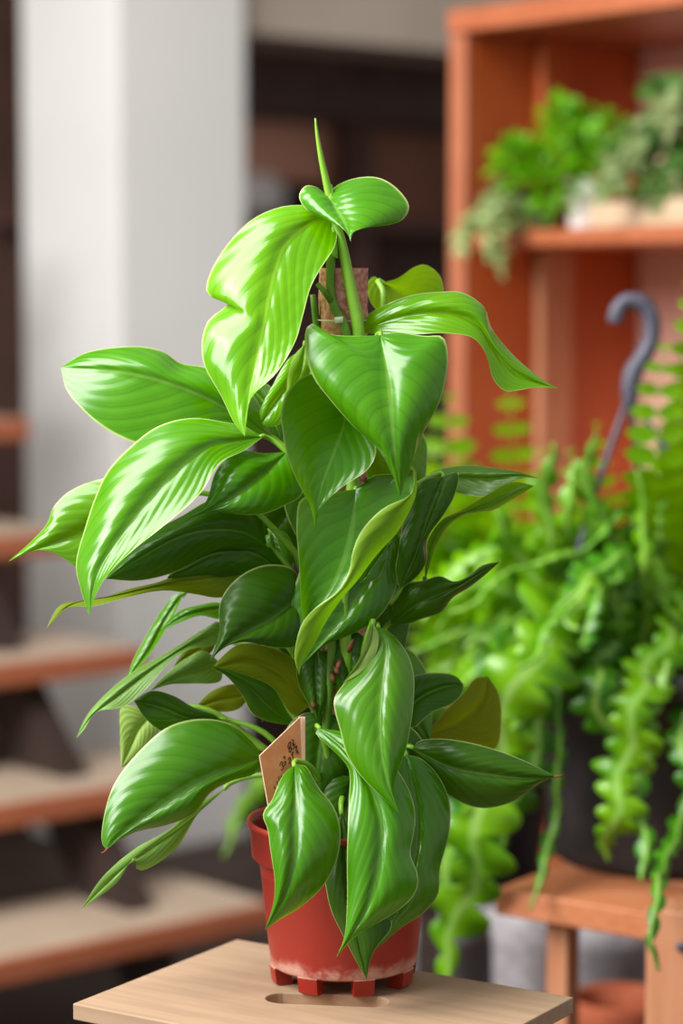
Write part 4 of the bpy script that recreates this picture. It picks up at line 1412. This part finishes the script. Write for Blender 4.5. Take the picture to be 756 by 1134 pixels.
def tbox(w0, w1, k0, k1, z0, z1, nm):
    m = MB()
    m.box(ta + Z * (SHZ + 0.0005 + z0) + W * w0 + K * k0, W * (w1 - w0), K * (k1 - k0), Z * (z1 - z0))
    m.build(nm, MAT['tray'], tray, smooth=False, bevel=0.0015)


tbox(0, TL, 0, TD, 0, 0.008, 'tray_base')
tbox(0, TL, 0, 0.01, 0.0085, TZ, 'tray_side')
tbox(0, TL, TD - 0.01, TD, 0.0085, TZ, 'tray_side')
tbox(0, 0.01, 0.0105, TD - 0.0105, 0.0085, TZ, 'tray_side')
tbox(TL - 0.01, TL, 0.0105, TD - 0.0105, 0.0085, TZ, 'tray_side')
TB = SHZ + 0.0095


def small_pot(root, c, r, h, mat):
    m = MB()
    m.lathe([(0, 0.002), (r * 0.75, 0), (r * 0.78, 0.003), (r * 0.96, h * 0.93), (r * 1.0, h), (r * 0.92, h - 0.002), (r * 0.85, h * 0.8), (r * 0.7, 0.01)], c, 32)
    m.build('pot', mat, root)
    s = MB()
    s.lathe([(0, h * 0.84), (r * 0.87, h * 0.83)], c, 24)
    s.build('soil', MAT['soil'], root)


def bush(root, c, centers, n, size, mat, seed):
    """foliage of many little leaves on twigs growing from c towards blobs (point, radius)"""
    rn = random.Random(seed)
    tw = MB()
    fo = MB()
    for cp, rad in centers:
        q = catmull([tuple(c), tuple(c * 0.5 + cp * 0.5 + Z * 0.02), tuple(cp)], 8)
        tw.tube(q, 0.0018, 5)
        for _ in range(n):
            dv = Vector((rn.gauss(0, 1), rn.gauss(0, 1), rn.gauss(0, 1))).normalized()
            p = cp + dv * rad * rn.random() ** 0.5
            d2 = (dv + Z * 0.5 + Vector((rn.uniform(-.5, .5), rn.uniform(-.5, .5), 0))).normalized()
            leaf_blade(fo, p, d2, Vector((rn.uniform(-.4, .4), -0.6, 0.8)), size * rn.uniform(0.7, 1.3), size * 0.6, None, 0.2, 0.2, 3)
    tw.build('twigs', MAT['stem_dark'], root)
    fo.build('foliage', mat, root)


wp = base + W * 0.205 + K * 0.065
wp = Vector((wp.x, wp.y, SHZ + 0.0005))
pa = thing('pot_plant', 'bright green bushy little plant in a white pot on the cabinet shelf', 'plant', wp)
WY = wp.y
small_pot(pa, wp, 0.031, at(632, 198, WY).z - SHZ, MAT['whitepot'])
s0 = wp + Z * 0.05
bush(pa, s0, [(at(x, y + 16, WY - dd), r) for x, y, dd, r in ((563, 155, .01, .022), (580, 160, .0, .028), (605, 165, .02, .035), (620, 135, 0, .03), (622, 115, -.01, .022), (640, 150, .02, .038), (660, 165, .01, .036), (612, 185, .02, .036), (668, 125, -.03, .022), (650, 130, -.02, .02), (590, 180, .02, .025))], 48, 0.022, MAT['bush'], 3)
wp2 = ta + W * 0.12 + K * 0.09
wp2 = Vector((wp2.x, wp2.y, TB))
pb = thing('pot_plant', 'darker green trailing plant on the cabinet shelf right of the white pot', 'plant', wp2)
small_pot(pb, wp2, 0.038, 0.07, MAT['terra'])
WY = wp2.y
bush(pb, wp2 + Z * 0.06, [(at(x, y, WY - dd), r) for x, y, dd, r in ((705, 160, .02, .03), (730, 150, .02, .036), (745, 120, 0, .03), (735, 105, 0, .018), (750, 170, .03, .04), (720, 190, .05, .03), (765, 150, .02, .04), (690, 185, .03, .02), (745, 205, .06, .03))], 34, 0.026, MAT['deep'], 8)
g = MB()
rn = random.Random(4)
for x, y in ((683, 185), (697, 170), (676, 200), (740, 200), (735, 215), (735, 112), (738, 125), (706, 150)):
    for k in range(9):
        leaf_blade(g, at(x + rn.uniform(-8, 8), y + rn.uniform(-8, 8), WY - 0.06), Vector((rn.uniform(-1, .4), -.3, rn.uniform(-1, .6))), Vector((0, -1, .6)), 0.028, 0.014, None, 0.2, 0.2, 3)
g.build('pale_leaves', MAT['grey_green'], pb)['label'] = 'paler grey-green leaves'
# trailing grey-green plant at the left end
wp3 = base + W * 0.095 + K * 0.10
wp3 = Vector((wp3.x, wp3.y, SHZ + 0.0005))
pc_ = thing('trailing_plant', 'grey-green trailing plant hanging over the left front of the cabinet shelf', 'plant', wp3)
small_pot(pc_, wp3, 0.034, 0.055, MAT['terra'])
WY = wp3.y
rn = random.Random(9)
for path in (((575, 235, 0), (560, 212, .04), (540, 222, .08), (528, 250, .12), (512, 268, .15)), ((580, 235, 0), (570, 205, .05), (548, 212, .1), (540, 250, .14), (545, 285, .15)),
             ((580, 235, 0), (580, 215, .05), (560, 225, .1), (550, 260, .14), (552, 292, .15)), ((585, 238, 0), (595, 212, .05), (590, 230, .08), (588, 246, .09)),
             ((575, 235, 0), (565, 222, .05), (530, 238, .1), (512, 255, .14), (506, 275, .15)), ((580, 238, 0), (572, 225, .05), (575, 240, .09), (570, 250, .1)),
             ((588, 238, 0), (600, 220, .03), (604, 232, .07), (600, 246, .09))):
    q = [Vector(p) for p in catmull([tuple(at(x, y, WY - d_)) for x, y, d_ in path], 18)]
    m = MB()
    m.tube(q, 0.0014, 5)
    for i in range(2, 18):
        for _ in range(5):
            leaf_blade(m, q[i] + Vector((rn.uniform(-1, 1), rn.uniform(-1, 1), rn.uniform(-1, 1))) * 0.007, Vector((rn.uniform(-1, 1), rn.uniform(-1, .3), rn.uniform(-.8, .8))), Vector((0, -.5, 1)), 0.017, 0.011, None, 0.2, 0.2, 3)
    m.build('trailing_stem', MAT['grey_green'], pc_)

# ------------------------------------------------------------------ light
wd = bpy.data.worlds.new('World')
C.world = wd
wd.use_nodes = True
bg = wd.node_tree.nodes['Background']
bg.inputs[0].default_value = (1.0, 0.98, 0.95, 1)
bg.inputs[1].default_value = 0.52


def area(name, loc, target, sx, sy, power, col=(1, 1, 1)):
    l = bpy.data.lights.new(name, 'AREA')
    l.shape = 'RECTANGLE'
    l.size = sx
    l.size_y = sy
    l.energy = power
    l.color = col
    o = bpy.data.objects.new(name, l)
    COL.objects.link(o)
    o.location = loc
    dv = Vector(target) - Vector(loc)
    o.rotation_euler = dv.to_track_quat('-Z', 'Y').to_euler()
    return o


area('window_daylight', (-2.5, 0.75, 2.4), (0, 2.0, 0.95), 1.7, 1.4, 125, (1.0, 0.99, 0.97))
area('skylight', (-1.2, 1.5, 2.68), (-0.1, 2.0, 0.6), 1.5, 1.4, 100, (1.0, 0.98, 0.94))

# ------------------------------------------------------------------ camera
cd_ = bpy.data.cameras.new('camera')
cam = bpy.data.objects.new('camera', cd_)
COL.objects.link(cam)
cam.location = CAM
cam.rotation_euler = (PI / 2 - TH, 0, 0)
cd_.sensor_fit = 'VERTICAL'
cd_.sensor_height = 36.0
cd_.lens = FPX / 1134.0 * 36.0
cd_.dof.use_dof = True
cd_.dof.focus_distance = Y0 - 0.05
cd_.dof.aperture_fstop = 3.0
cd_.clip_start = 0.05
C.camera = cam
vs_ = C.view_settings
vs_.view_transform = 'Standard'
vs_.look = 'None'
vs_.gamma = 1.0
vs_.exposure = 0.0
vs_.use_curve_mapping = False
